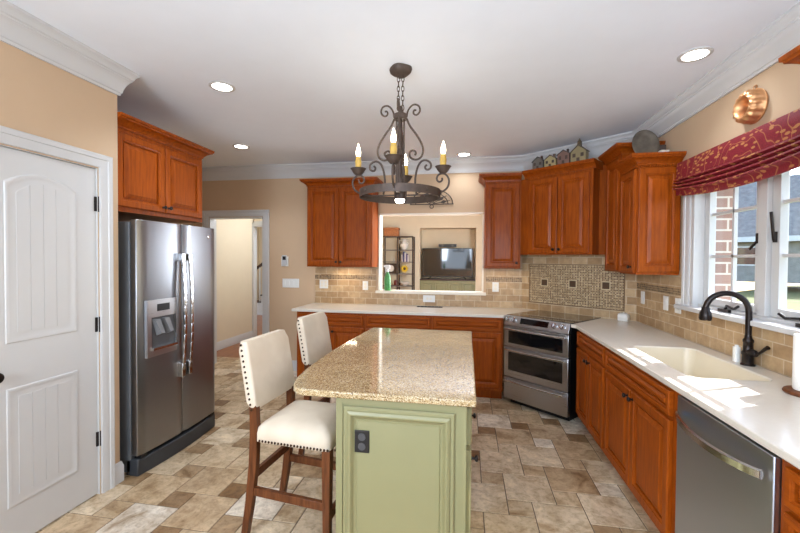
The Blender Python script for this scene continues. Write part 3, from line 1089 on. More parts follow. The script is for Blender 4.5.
# ------------------------------------------------------------------ island
isl = thing('kitchen_island', 'sage green kitchen island with a black outlet on its end panel', 'island', (-0.27, 2.35, 0))
ix0, ix1, iy0, iy1 = -0.567 + 0.27, 0.004 + 0.27, 1.632 - 2.35, 3.06 - 2.35
MB().box(ix0, ix1, iy0, iy1, 0.09, 0.884).box(ix0 + 0.03, ix1 - 0.06, iy0 + 0.03, iy1 - 0.03, 0, 0.09).box(ix0 - 0.012, ix1 + 0.002, iy0 - 0.012, iy1 + 0.01, 0.0, 0.10).build('body', 'green', isl)
EP = [(0, 0), (0, -0.010), (0.004, -0.013), (0.016, -0.013), (0.019, -0.019), (0.030, -0.024), (0.036, -0.023), (0.044, -0.014), (0.047, -0.008), (0.056, -0.003), (0.060, -0.003), (0.063, -0.007), (0.09, -0.010)]
pw, ph = 0.487, 0.71
loops = [[(i, y, i), (pw - i, y, i), (pw - i, y, ph - i), (i, y, ph - i)] for i, y in EP]
MB().loft(loops).build('end_panel', 'green', isl, (ix0 + 0.035, iy0, 0.135), smooth=25)
MB().prism([(0, 0), (0, 0.774), (ix1 - ix0, 0.774), (ix1 - ix0, 0), (ix1 - ix0 - 0.022, 0), (ix1 - ix0 - 0.022, 0.745), (0.03, 0.745), (0.03, 0)], 0.0, 0.006).build('face_frame', 'green', isl, (ix0, iy0 - 0.0002, 0.11), rot3=(R(90), 0, 0))
ol = MB().box(-0.033, 0.033, -0.006, 0, -0.049, 0.049).build('outlet_plate', 'black', isl, (-0.446 + 0.27, iy0 - 0.0095, 0.695), bevel=0.002)
for dz in (-0.021, 0.021):
    MB().lathe([(0.017, 0), (0.017, -0.002), (0, -0.002)], (0, -0.006, dz), 14, 'y').box(-0.007, -0.005, -0.0085, -0.007, dz - 0.006, dz + 0.006).box(0.005, 0.007, -0.0085, -0.007, dz - 0.006, dz + 0.006).build('socket', plain('grey_socket', S(70, 70, 72), 0.4), ol)
# drawers and doors on the range side
for k in range(3):
    ya = iy0 + 0.03 + k * 0.465
    d = panel_mb(0.44, 0.16, DRAW).build('drawer', 'green', isl, (ix1, ya, 0.70), R(90), smooth=20)
    MB().tube([(0.18, -0.02, 0.10), (0.185, -0.038, 0.10), (0.255, -0.038, 0.10), (0.26, -0.02, 0.10)], 0.006).build('pull', 'bronze', d)
    d = panel_mb(0.44, 0.545, DOOR).build('door', 'green', isl, (ix1, ya, 0.13), R(90), smooth=20)
    knob(d, 0.03, 0.50)
# granite top: bowed on the stool side, rounded near corner
top = [(0.043, 1.598), (0.043, 3.160)]
top += [(-0.775, 3.160), (-0.795, 2.95), (-0.818, 2.65), (-0.833, 2.35), (-0.835, 2.10), (-0.828, 1.90), (-0.813, 1.76), (-0.797, 1.69)]
top += [(-0.776, 1.640), (-0.745, 1.606), (-0.710, 1.594)]
tp = MB().prism([(x, y) for x, y in top][::-1], 0.886, 0.916).build('granite_countertop', 'granite', None, bevel=0.006)
tag(tp, 'speckled tan granite slab with a bowed overhang on the green island', 'countertop')

# ------------------------------------------------------------------ bar stools
st = thing('bar_stool', 'cream upholstered counter stool with nailheads at the near end of the island', 'stool', (-0.875, 2.015, 0), R(-5), 'upholstered counter stools')
# seat: rounded cushion
n = 8


def cushion(mb, hx_, hy_, z0, z1, crownz):
    lps = []
    for (ins, z) in ((0.012, z0), (0.0, z0 + 0.008), (0.0, z0 + 0.05), (0.006, z1 - 0.03), (0.025, z1 - 0.010), (0.06, z1 + crownz * 0.3), (0.12, z1 + crownz * 0.8), (0.18, z1 + crownz)):
        lps.append([(x, y, z) for x, y in rrect(-hx_ + ins, hx_ - ins, -hy_ + ins, hy_ - ins, max(0.01, 0.03 - ins * 0.1), 3)])
    mb.loft(lps)
    return mb


sobj = cushion(MB(), 0.2125, 0.203, 0.532, 0.638, 0.022).build('seat', 'fabric', st, (0.0225, 0, 0), smooth=60)
nb = MB()


def nails(nb, pts, r=0.0065):
    for p in pts:
        nb.ball(p, r, 6)


per = []
for i in range(22):
    u = -0.205 + 0.41 * i / 21
    per += [(-0.182 + 0.384 * i / 21, -0.204, 0.547), (-0.182 + 0.384 * i / 21, 0.204, 0.547), (0.2355, u * 0.92, 0.547)]
nails(nb, per)
nb.build('nailhead_trim', 'nail', sobj)
# back
lps = []
for i in range(9):
    u = i / 8
    z = 0.690 + 0.36 * u
    cx = -0.205 - 0.062 * u
    hw = 0.203
    th = 0.032
    ez = 0.012 if i in (0, 8) else 0.0
    lp_ = []
    for (x, y) in rrect(-th + ez, th - ez, -hw + ez, hw - ez, 0.018, 3):
        xb = 0.022 * (1 - (y / hw) ** 2)
        zb = 0.0
        if i == 0:
            zb = 0.045 * (1 - (y / hw) ** 2)
        if i == 8:
            zb = 0.012 * (1 - (y / hw) ** 2)
        lp_.append((cx + x - xb * 0.6, y, z + zb))
    lps.append(lp_)
bobj = MB().loft(lps).build('backrest', 'fabric', st, smooth=60)
nb = MB()
for sy in (-1, 1):
    nb = MB()
    nails(nb, [(-0.205 - 0.062 * i / 12 - 0.004, sy * 0.2035, 0.702 + 0.335 * i / 12) for i in range(13)])
    nb.build('nailhead_trim', 'nail', bobj)
for sy in (-1, 1):
    MB().bar((0.213, sy * 0.178, 0.0), (0.213, sy * 0.178, 0.54), 0.034, 0.034, 0.046, 0.046, up=(1, 0, 0)).build('leg', 'stool_wood', st, bevel=0.003)
    lps = []
    for x, z, wd in ((-0.265, 0.0, 0.036), (-0.232, 0.20, 0.042), (-0.208, 0.42, 0.046), (-0.202, 0.58, 0.046), (-0.206, 0.70, 0.042), (-0.212, 0.76, 0.034)):
        lps.append([(x + a * wd / 2, sy * 0.178 + b_ * 0.018, z) for a, b_ in ((-1, -1), (1, -1), (1, 1), (-1, 1))])
    MB().loft(lps).build('leg', 'stool_wood', st, bevel=0.003, smooth=50)
    MB().bar((-0.218, sy * 0.178, 0.265), (0.212, sy * 0.178, 0.250), 0.024, 0.042).build('stretcher', 'stool_wood', st, bevel=0.002)
MB().bar((-0.214, -0.178, 0.345), (-0.214, 0.178, 0.345), 0.024, 0.042).build('stretcher', 'stool_wood', st, bevel=0.002)
MB().bar((0.213, -0.178, 0.190), (0.213, 0.178, 0.190), 0.024, 0.042).build('stretcher', 'stool_wood', st, bevel=0.002)
copy_thing(st, (-0.930, 2.830, 0), R(-5), 'cream upholstered counter stool with nailheads at the far end of the island')

# ------------------------------------------------------------------ window over the sink
win = structure(MB().box(XR - 0.002, 1.735, W0, W0 + 0.030, WZ0, WZ1).box(XR - 0.002, 1.735, W1 - 0.030, W1, WZ0, WZ1)
                .box(XR, xr1 + 0.02, W0 + 0.03, W1 - 0.03, WZ1 - 0.03, WZ1).box(XR + 0.03, xr1 + 0.03, W0 + 0.03, W1 - 0.03, WZ0, WZ0 + 0.02)
                .box(1.655, 1.745, 2.490, 2.552, WZ0 + 0.02, WZ1 - 0.03).build('window_1', 'white', bevel=0.002))
structure(MB().box(1.548, XR + 0.06, W0 - 0.10, W1 + 0.095, WZ0 - 0.028, WZ0 + 0.002).build('trim_6', 'white', bevel=0.005))


def sash(ya, yb):
    x0, x1 = 1.680, 1.722
    s = MB()
    z0, z1 = WZ0 + 0.022, WZ1 - 0.032
    g0, g1, gz0, gz1 = ya + 0.055, yb - 0.055, 1.235, 2.045
    s.box(x0, x1, ya, g0, z0, z1).box(x0, x1, g1, yb, z0, z1).box(x0, x1, g0, g1, z0, gz0).box(x0, x1, g0, g1, gz1, z1)
    so = s.build('sash', 'white', win, bevel=0.002)
    mu = MB()
    ym = (g0 + g1) / 2
    mu.box(1.694, 1.716, ym - 0.009, ym + 0.009, gz0, gz1)
    for k in (1, 2):
        zz = gz0 + 0.2925 * k
        mu.box(1.694, 1.716, g0, g1, zz - 0.009, zz + 0.009)
    mu.build('muntin_bars', 'white', so)
    MB().box(1.703, 1.707, g0, g1, gz0, gz1).build('pane', 'pane', so)
    return so


s1 = sash(2.556, W1 - 0.032)
s2 = sash(W0 + 0.032, 2.486)
# casement cranks and locks
for so, yl in ((s1, 2.585), (s2, 2.455)):
    MB().box(1.668, 1.680, yl - 0.010, yl + 0.010, 1.60, 1.66).bar((1.668, yl, 1.61), (1.652, yl + (0.0 if so is s2 else 0.03), 1.61 + (0.16 if so is s2 else -0.045)), 0.010, 0.014, up=(0, 1, 0)).build('latch', 'bronze', so, bevel=0.002)
for so, yc, sg in ((s1, 2.80, -1), (s2, 2.19, 1)):
    MB().box(1.625, 1.672, yc - 0.05, yc + 0.05, WZ0 + 0.003, WZ0 + 0.022).tube([(1.64, yc, WZ0 + 0.02), (1.63, yc + sg * 0.03, WZ0 + 0.045), (1.625, yc + sg * 0.11, WZ0 + 0.035), (1.622, yc + sg * 0.15, WZ0 + 0.055)], 0.008).build('crank', 'bronze', so)

# roman shade
sh = thing('roman_shade', 'red brocade roman shade with gold vines over the window', 'window shade', (XR - 0.002, (W0 + W1) / 2, 2.0))
YA, YBs = W1 + 0.085, W0 - 0.14
loops = []
N = 24
for i in range(N + 1):
    u = i / N
    y = YA + (YBs - YA) * u
    sag = 0.058 * math.sin(math.pi * min(1, u * 1.02)) ** 0.8
    prof = [(0.0, 2.226), (-0.060, 2.226), (-0.066, 2.220), (-0.068, 2.15), (-0.070, 2.105 - sag * 0.25)]
    zt_ = 2.112 - sag * 0.30
    zb_ = 2.028 - sag
    nf = 4
    for k in range(nf):
        a = zt_ + (zb_ - zt_) * (k / nf)
        b2 = zt_ + (zb_ - zt_) * ((k + 1) / nf)
        h_ = (a - b2)
        prof += [(-0.048 - 0.004 * k, a - 0.05 * h_), (-0.080 - 0.004 * k, a - 0.32 * h_), (-0.084 - 0.004 * k, a - 0.68 * h_), (-0.062 - 0.004 * k, b2 + 0.05 * h_)]
    prof += [(-0.066, zb_ - 0.004), (-0.066, zb_ - 0.040), (-0.056, zb_ - 0.040), (-0.05, zb_ + 0.02), (-0.036, 2.1), (0.0, 2.2)]
    loops.append([(x, y - (W0 + W1) / 2, z - 2.0) for x, z in prof])
MB().loft(loops).build('fabric_panel', 'brocade', sh, smooth=60)
MB().box(-0.05, -0.002, YBs + 0.01 - (W0 + W1) / 2, YA - 0.01 - (W0 + W1) / 2, 0.216, 0.2245).build('head_board', 'rail_wood', sh)

# ------------------------------------------------------------------ faucet
fc = thing('kitchen_faucet', 'oil-rubbed bronze gooseneck faucet behind the sink', 'faucet', (1.550, 2.445, 0.915))
MB().lathe([(0.033, 0), (0.033, 0.006), (0.027, 0.012), (0.026, 0.055), (0.030, 0.062), (0.030, 0.072), (0.024, 0.080), (0.022, 0.125), (0.025, 0.130), (0.025, 0.142), (0.018, 0.152), (0.016, 0.17)], seg=20).build('base', 'bronze', fc)
pts = [(0, 0, 0.15), (0, 0, 0.24), (0, 0, 0.30)]
Rg = 0.098
ax = Vector((-0.97, 0.24)).normalized()
for i in range(1, 15):
    a = math.pi * i / 14 * 1.0
    d_ = Rg - Rg * math.cos(a)
    pts.append((ax.x * d_, ax.y * d_, 0.30 + Rg * math.sin(a)))
MB().tube(pts, 0.0155, 14).build('spout', 'bronze', fc)
e = pts[-1]
MB().lathe([(0.016, 0.02), (0.020, 0.012), (0.021, 0.0), (0.028, -0.012), (0.032, -0.045), (0.028, -0.058), (0.0, -0.058)], (e[0], e[1], e[2] - 0.004), 16).build('spray_head', 'bronze', fc)
MB().lathe([(0.020, 0.0), (0.021, -0.035), (0.016, -0.050), (0.010, -0.055)], (0, -0.01, 0.075), 14, 'y').tube([(0, -0.055, 0.075), (0.0, -0.085, 0.085), (0.004, -0.12, 0.118), (0.006, -0.135, 0.128)], [0.008, 0.007, 0.009, 0.011], 10).build('lever', 'bronze', fc)
sd = thing('soap_dispenser', 'small white soap block standing by the foot of the faucet', 'soap dispenser', (1.540, 2.520, 0.9155))
MB().loft([[(x, y, z) for x, y in rrect(-0.014, 0.014, -0.016, 0.016, 0.006, 3)] for z in (0, 0.085)]).build('bottle', 'plate', sd)
MB().box(-0.006, 0.006, -0.008, 0.008, 0.085, 0.096).build('cap', 'plate', sd)

pt = thing('paper_towel_holder', 'white paper towel roll on a dark wooden holder beside the sink', 'paper towel holder', (1.478, 1.945, 0.9155))
MB().lathe([(0, 0), (0.088, 0), (0.092, 0.006), (0.088, 0.014), (0.078, 0.018), (0, 0.018)], seg=32).build('base', 'stool_wood', pt)
MB().lathe([(0.018, 0.0185), (0.058, 0.0185), (0.060, 0.022), (0.060, 0.255), (0.058, 0.258), (0.018, 0.258)], seg=32).build('paper_roll', plain('paper_towel', S(238, 236, 230), 0.95, var=0.02, scale=60), pt)
MB().lathe([(0.008, 0.018), (0.008, 0.275), (0.016, 0.285), (0.016, 0.300), (0.0, 0.308)], seg=14).build('post', 'stool_wood', pt)

sb = thing('salt_box', 'small white ceramic salt crock on the counter in the range corner', 'salt crock', (1.49, 4.02, 0.9155), R(-41))
MB().loft([[(x, y, z) for x, y in rrect(-0.045 + i_, 0.045 - i_, -0.035 + i_, 0.035 - i_, 0.012, 3)] for i_, z in ((0.004, 0), (0, 0.006), (0, 0.05), (0.004, 0.056))]).build('body', 'plate', sb)
MB().loft([[(x, y, z) for x, y in rrect(-0.043 + i_, 0.043 - i_, -0.033 + i_, 0.033 - i_, 0.012, 3)] for i_, z in ((0, 0.056), (0, 0.062), (0.012, 0.072))]).ball((0, 0, 0.076), 0.008).build('lid', 'plate', sb)

sv = thing('vent_strip', 'dark slotted strip lying near the wall on the back countertop', 'vent', (-0.44, 4.655, 0.9152))
mb = MB().box(-0.155, 0.155, -0.035, 0.035, 0, 0.006)
for k in range(7):
    mb.box(-0.15 + k * 0.043, -0.15 + k * 0.043 + 0.034, -0.028, 0.028, 0.006, 0.010)
mb.build('grille', 'bronze', sv)

# ------------------------------------------------------------------ plates and controls


def wall_plate(name, label, cat, loc, rot, w, h, devs, kind, group=None, tilt=False):
    t_ = thing(name, label, cat, loc, rot, group)
    MB().box(-w / 2, w / 2, -0.006, 0, -h / 2, h / 2).build('cover_plate', 'plate', t_, bevel=0.002)
    for dx, dz in devs:
        if kind == 'outlet':
            o = MB()
            if tilt:
                for e_ in (-0.02, 0.02):
                    o.lathe([(0.016, 0), (0.016, -0.002), (0, -0.002)], (dx + e_, -0.006, dz), 12, 'y')
            else:
                for e_ in (-0.02, 0.02):
                    o.lathe([(0.016, 0), (0.016, -0.002), (0, -0.002)], (dx, -0.006, dz + e_), 12, 'y')
            o.build('socket', 'cream', t_)
        else:
            MB().box(dx - 0.016, dx + 0.016, -0.009, -0.005, dz - 0.032, dz + 0.032).build('rocker', 'plate', t_, bevel=0.001)
    return t_


ty = YB - 0.0125
wall_plate('wall_outlet', 'double-wide white outlet plate on the tile below the tall cabinet', 'outlet', (-1.838, ty, 1.163), 0, 0.116, 0.114, [(-0.025, 0), (0.025, 0)], 'outlet')
wall_plate('wall_outlet', 'narrow white outlet plate on the tile beside the pass-through sill end', 'outlet', (-1.280, ty, 1.153), 0, 0.072, 0.114, [(0, 0)], 'outlet')
wall_plate('wall_outlet', 'white sideways outlet plate on the tile centred below the pass-through sill', 'outlet', (-0.463, ty, 1.004), 0, 0.150, 0.086, [(0, 0)], 'outlet', tilt=True)
wall_plate('wall_outlet', 'white outlet plate on the tile under the narrow wall cabinet', 'outlet', (0.340, ty, 1.165), 0, 0.076, 0.116, [(0, 0)], 'outlet')
wall_plate('light_switch', 'wide white switch plate on the tan wall beside the doorway', 'switch', (-2.305, YB - 0.0005, 1.165), 0, 0.235, 0.118, [(-0.09, 0), (-0.03, 0), (0.03, 0), (0.09, 0)], 'switch')
tx_ = XR - 0.0125
wall_plate('light_switch', 'white plate on the window-side tile, farthest into the range corner', 'switch', (tx_, 3.880, 1.155), R(-90), 0.072, 0.116, [(0, 0)], 'switch')
wall_plate('light_switch', 'white plate on the window-side tile, second from the window', 'switch', (tx_, 3.462, 1.150), R(-90), 0.076, 0.116, [(0, 0)], 'switch')
wall_plate('light_switch', 'white plate on the window-side tile, closest to the window casing', 'switch', (tx_, 3.275, 1.150), R(-90), 0.082, 0.116, [(0, 0)], 'switch')
th = thing('wall_remote', 'small grey and white remote in a holder above the switch plate', 'remote control', (-2.388, YB - 0.0005, 1.458))
MB().box(-0.05, 0.05, -0.010, 0, -0.07, 0.06).build('holder', 'plate', th, bevel=0.004)
rm = MB().box(-0.034, 0.034, -0.026, -0.010, -0.06, 0.078).build('handset', plain('pale_grey_plastic', S(196, 196, 196), 0.4), th, bevel=0.004)
MB().box(-0.022, 0.022, -0.0275, -0.025, 0.015, 0.062).build('display', 'black', rm)

# ------------------------------------------------------------------ ceiling lights
CANS = [(-1.735, 2.513, 'recessed ceiling light above the open floor near the fridge'),
        (-2.451, 3.880, 'recessed ceiling light near the doorway to the hall'),
        (1.317, 2.570, 'recessed ceiling light above the sink window'),
        (-0.049, 4.562, 'recessed ceiling light behind the chandelier by the pass-through')]
can0 = None
for x, y, lb in CANS:
    if can0 is None:
        can0 = thing('recessed_light', lb, 'ceiling light', (x, y, ZC), 0, 'recessed ceiling lights')
        MB().lathe([(0.066, -0.0005), (0.088, -0.0005), (0.088, -0.004), (0.078, -0.008), (0.066, -0.006), (0.066, -0.0005)], seg=32, cap=False).build('trim_ring', 'white', can0)
        MB().lathe([(0, -0.0035), (0.0655, -0.0035), (0.0655, -0.001), (0, -0.001)], seg=32).build('lens', 'lens', can0)
    else:
        copy_thing(can0, (x, y, ZC), 0, lb)
    d = bpy.data.lights.new('recessed_lamp', 'SPOT')
    d.energy = {1.317: 15, -0.049: 14}.get(x, 46)
    d.color = (0.80, 0.89, 1.0)
    d.spot_size = R(135)
    d.spot_blend = 0.8
    d.shadow_soft_size = 0.06
    o = bpy.data.objects.new('recessed_lamp', d)
    COL.objects.link(o)
    o.location = (x, y, ZC - 0.02)
for x, y, e_w in ((-1.50, 4.62, 1.4), (0.40, 4.62, 0.6)):
    d = bpy.data.lights.new('under_cabinet_lamp', 'AREA')
    d.shape = 'RECTANGLE'
    d.size, d.size_y = 0.3, 0.04
    d.energy = e_w
    d.color = (1.0, 0.82, 0.58)
    o = bpy.data.objects.new('under_cabinet_lamp', d)
    COL.objects.link(o)
    o.location = (x, y, 1.385)

# ------------------------------------------------------------------ chandelier
CC = Vector((-0.432, 2.458))
ch = thing('chandelier', 'wrought iron ring chandelier with four candle lights above the island', 'chandelier', (CC.x, CC.y, 1.9))
Z = lambda z: z - 1.9


def spiral(c, r0, r1, a0, a1, n=18):
    return [(c[0] + (r0 + (r1 - r0) * i / n) * math.cos(R(a0 + (a1 - a0) * i / n)), c[1] + (r0 + (r1 - r0) * i / n) * math.sin(R(a0 + (a1 - a0) * i / n))) for i in range(n + 1)]


def smooth(pts, k=3):
    for _ in range(k):
        q = [pts[0]]
        for a, b_ in zip(pts, pts[1:]):
            q += [tuple(0.75 * a[i] + 0.25 * b_[i] for i in range(len(a))), tuple(0.25 * a[i] + 0.75 * b_[i] for i in range(len(a)))]
        q.append(pts[-1])
        pts = q
    return pts


cp = MB()
sq = []
for k in range(32):
    a = 2 * math.pi * k / 32
    rr = 0.062 / (abs(math.cos(a)) ** 3 + abs(math.sin(a)) ** 3) ** (1 / 3)
    sq.append((rr * math.cos(a + R(35)), rr * math.sin(a + R(35))))
cp.loft([[(x * s_, y * s_, z) for x, y in sq] for s_, z in ((1.06, Z(ZC - 0.0005)), (1.08, Z(ZC - 0.010)), (1.0, Z(ZC - 0.026)), (0.7, Z(ZC - 0.042)), (0.3, Z(ZC - 0.048)))])
cp.tube([(0.012, 0, Z(ZC - 0.045)), (0.012, 0, Z(ZC - 0.062)), (-0.012, 0, Z(ZC - 0.062)), (-0.012, 0, Z(ZC - 0.045))], 0.004)
cp.build('canopy', 'iron', ch)
cn = MB()
for off in (-0.014, 0.014):
    z = ZC - 0.05
    k = 0
    while z > 2.475:
        a = R(90 * (k % 2) + 20)
        ring = []
        for i in range(17):
            t0 = 2 * math.pi * i / 16
            u_, v_ = 0.0085 * math.cos(t0), 0.019 * math.sin(t0)
            ring.append((off + u_ * math.cos(a), u_ * math.sin(a), Z(z - 0.019 + v_)))
        cn.tube(ring, 0.0026, 6)
        z -= 0.0305
        k += 1
cn.build('chain', 'iron', ch)
MB().lathe([(0.0, Z(2.475)), (0.012, Z(2.475)), (0.016, Z(2.455)), (0.012, Z(2.435)), (0.040, Z(2.425)), (0.042, Z(2.420)), (0.042, Z(2.392)), (0.038, Z(2.388)), (0.0, Z(2.388))], seg=20).build('collar', 'iron', ch)
MB().lathe([(0.013, Z(2.39)), (0.013, Z(2.02)), (0.022, Z(2.01)), (0.022, Z(1.985)), (0.034, Z(1.975)), (0.037, Z(1.965)), (0.037, Z(1.885)), (0.033, Z(1.880)), (0.0, Z(1.880))], seg=20).build('stem', 'iron', ch)
MB().lathe([(0.031, Z(1.8795)), (0.031, Z(1.868)), (0.024, Z(1.858)), (0.0, Z(1.853))], seg=20).build('downlight_bulb', 'lens', ch)
rb = MB()
for zz in ((1.887, 1.935),):
    lps = []
    for r_, z in ((0.260, zz[0]), (0.260, zz[1]), (0.254, zz[1]), (0.254, zz[0]), (0.260, zz[0])):
        lps.append([(r_ * math.cos(2 * math.pi * k / 64), r_ * math.sin(2 * math.pi * k / 64), Z(z)) for k in range(64)])
    rb.loft(lps, cap0=False, cap1=False)
for k in range(8):
    a = R(2 + 45 * k)
    rb.ball((0.262 * math.cos(a), 0.262 * math.sin(a), Z(1.911)), 0.007, 8)
rb.build('ring', 'iron', ch)
for k in range(2):
    a = R(2 + 90 * k)
    MB().bar((-0.256 * math.cos(a), -0.256 * math.sin(a), Z(1.906 + 0.007 * k)), (0.256 * math.cos(a), 0.256 * math.sin(a), Z(1.906 + 0.007 * k)), 0.020, 0.006).build('crossbar', 'iron', ch)
arm_path = smooth([(0.040, 2.395), (0.062, 2.345), (0.110, 2.285), (0.148, 2.215), (0.146, 2.155), (0.110, 2.128), (0.068, 2.140), (0.056, 2.172), (0.078, 2.196), (0.104, 2.180), (0.096, 2.160)], 3)
c_path = smooth([(0.108, 1.912), (0.096, 1.985), (0.104, 2.055), (0.124, 2.112), (0.160, 2.132), (0.198, 2.112), (0.200, 2.075), (0.172, 2.062), (0.158, 2.082), (0.172, 2.098)], 3)
top_path = smooth([(0.040, 2.405), (0.048, 2.450), (0.080, 2.486), (0.118, 2.478), (0.130, 2.440), (0.106, 2.412), (0.082, 2.424), (0.086, 2.448), (0.102, 2.446)], 3)
out_path = smooth([(0.262, 1.920), (0.305, 1.945), (0.318, 2.000), (0.290, 2.040), (0.248, 2.038), (0.232, 2.006), (0.250, 1.984), (0.272, 1.994), (0.270, 2.012)], 3)
for k in range(4):
    a = R(2 + 90 * k)
    ca, sa = math.cos(a), math.sin(a)
    P3 = lambda path: [(r_ * ca, r_ * sa, Z(z)) for r_, z in path]
    MB().tube(P3(arm_path), 0.0068, 8).tube(P3(c_path), 0.0068, 8).tube([(0.024 * ca, 0.024 * sa, Z(2.39)), (0.024 * ca, 0.024 * sa, Z(1.97))], 0.0055, 8).build('scroll_arm', 'iron', ch)
    MB().tube(P3(top_path), 0.0058, 8).build('top_scroll', 'iron', ch)
    MB().tube(P3(out_path), 0.0062, 8).build('outer_scroll', 'iron', ch)
    cxr, cyr = 0.276 * ca, 0.276 * sa
    cu_ = MB().lathe([(0.0, Z(2.042)), (0.020, Z(2.042)), (0.030, Z(2.052)), (0.038, Z(2.062)), (0.048, Z(2.082)), (0.052, Z(2.084)), (0.046, Z(2.076)), (0.034, Z(2.064)), (0.0, Z(2.062))], (cxr, cyr, 0), 18).build('candle_cup', 'iron', ch)
    MB().lathe([(0.019, Z(2.060)), (0.023, Z(2.075)), (0.019, Z(2.10)), (0.0215, Z(2.125)), (0.018, Z(2.15)), (0.016, Z(2.160)), (0.0, Z(2.158))], (cxr, cyr, 0), 12).build('candle_sleeve', 'candle', cu_)
    MB().lathe([(0.009, Z(2.157)), (0.014, Z(2.172)), (0.0165, Z(2.188)), (0.012, Z(2.212)), (0.005, Z(2.235)), (0.0, Z(2.248))], (cxr, cyr, 0), 12).build('flame_bulb', 'flame', cu_)
    d = bpy.data.lights.new('candle_lamp', 'POINT')
    d.energy = 0.8
    d.color = (1.0, 0.93, 0.82)
    d.shadow_soft_size = 0.02
    o = bpy.data.objects.new('candle_lamp', d)
    COL.objects.link(o)
    o.location = (CC.x + 0.276 * ca, CC.y + 0.276 * sa, 2.275)

# iron fan ornament on the wall above the pass-through
fn = thing('iron_wall_ornament', 'half-round wrought iron leaf fan on the wall above the pass-through', 'wall ornament', (-0.44, YB - 0.012, 2.175))
mb = MB()
for rx, rz in ((0.26, 0.185), (0.20, 0.14)):
    mb.tube([(rx * math.cos(R(a)), 0, rz * math.sin(R(a))) for a in range(0, 181, 10)], 0.006, 6)
mb.tube([(-0.27, 0, 0), (0.27, 0, 0)], 0.006, 6)
mb.build('fan_frame', 'iron', fn)
lf = MB()
for a in range(15, 170, 23):
    ca, sa = math.cos(R(a)), math.sin(R(a))
    lf.tube([(0.02 * ca, 0, 0.02 * sa), (0.23 * ca, 0, 0.165 * sa)], 0.0045, 6)
    pc = Vector((0.15 * ca, 0, 0.11 * sa))
    pd = Vector((ca, 0, sa))
    ps = Vector((-sa, 0, ca))
    lp_ = [pc - pd * 0.045, pc + ps * 0.020, pc + pd * 0.045, pc - ps * 0.020]
    lf.loft([[tuple(p + Vector((0, -0.003, 0))) for p in lp_], [tuple(p + Vector((0, 0.003, 0))) for p in lp_]])
lf.build('leaves', 'iron', fn)
MB().tube([(0.0 + 0.022 * math.cos(R(a)), 0, -0.028 + 0.022 * math.sin(R(a))) for a in range(0, 361, 24)], 0.005, 6).build('ring', 'iron', fn)

# ------------------------------------------------------------------ little houses and things on the wall cabinets


def house(label, tt, off, w, d, hb, hr, cw_, cr_, tower=False):
    p = dpt(tt, off)
    hs = thing('ceramic_house', label, 'ornament', (p[0], p[1], 2.4585), DANG, 'ceramic houses on the cabinet')
    wm = plain('glazed_wall', cw_, 0.4)
    rm_ = plain('glazed_roof', cr_, 0.4)
    tm_ = plain('glazed_trim', S(70, 52, 44), 0.5)
    MB().box(-w / 2, w / 2, -d / 2, d / 2, 0, hb).loft([[(-w / 2, y, hb), (w / 2, y, hb), (0, y, hb + hr * 0.9)] for y in (-d / 2, d / 2)]).build('wall_block', wm, hs)
    rf = MB()
    for s_ in (-1, 1):
        rf.loft([[(s_ * (w / 2 + 0.006), y, hb - 0.006), (0, y, hb + hr), (0, y, hb + hr + 0.007), (s_ * (w / 2 + 0.010), y, hb)] for y in (-d / 2 - 0.005, d / 2 + 0.005)])
    rf.build('roof', rm_, hs)
    wi = MB()
    for k in (-1, 1):
        wi.box(k * w * 0.27 - w * 0.10, k * w * 0.27 + w * 0.10, -d / 2 - 0.002, -d / 2 + 0.001, hb * 0.5, hb * 0.85)
    wi.box(-w * 0.10, w * 0.10, -d / 2 - 0.002, -d / 2 + 0.001, 0, hb * 0.42)
    wi.build('window_trim', tm_, hs)
    if tower:
        MB().box(-0.016, 0.016, -0.02, 0.012, hb + hr * 0.5, hb + hr + 0.03).lathe([(0.024, hb + hr + 0.03), (0.012, hb + hr + 0.05), (0.004, hb + hr + 0.07), (0, hb + hr + 0.072)], (0, -0.004, 0), 8).build('tower', rm_, hs)
    else:
        MB().box(w * 0.2, w * 0.34, -0.01, 0.012, hb + hr * 0.3, hb + hr + 0.012).build('chimney', tm_, hs)
    return hs


house('small dark grey ceramic house first in the row on the corner cabinet', 0.362, 0.30, 0.115, 0.06, 0.085, 0.045, S(104, 98, 90), S(62, 55, 52))
house('small yellow ceramic house with dark roof on the corner cabinet', 0.500, 0.30, 0.122, 0.06, 0.08, 0.042, S(160, 146, 106), S(74, 60, 52))
house('small brick-red ceramic house with wide windows on the corner cabinet', 0.640, 0.30, 0.122, 0.06, 0.105, 0.040, S(120, 92, 82), S(66, 54, 50))
house('tallest ceramic house with a tower, last in the row on the corner cabinet', 0.792, 0.30, 0.145, 0.07, 0.10, 0.065, S(140, 126, 92), S(92, 80, 60), True)

tr_ = thing('metal_platter', 'oval mottled pewter platter leaning on top of the lower wall cabinet', 'platter', (1.415, 3.44, 2.318), 0)
lps = []
for rx, rz, y in ((0.100, 0.122, 0.0), (0.102, 0.124, -0.008), (0.088, 0.110, -0.014), (0.072, 0.092, -0.004), (0.04, 0.06, -0.002)):
    lps.append([(rx * math.cos(2 * math.pi * k / 32), y + 0.25 * (rz * math.sin(2 * math.pi * k / 32)), 0.122 + rz * math.sin(2 * math.pi * k / 32)) for k in range(32)])
MB().loft(lps).build('dish', 'pewter', tr_, smooth=60)
bx = thing('trinket_box', 'tiny white box on the lower wall cabinet beside the platter', 'box', (1.535, 3.40, 2.318), R(8))
MB().box(-0.03, 0.03, -0.02, 0.02, 0, 0.045).build('body', 'plate', bx, bevel=0.003)
MB().box(-0.032, 0.032, -0.022, 0.022, 0.045, 0.055).build('lid', 'cream', bx, bevel=0.002)
bk = thing('book_stand', 'dark wooden stand on the lower wall cabinet behind the white box', 'stand', (1.555, 3.50, 2.318), R(-12))
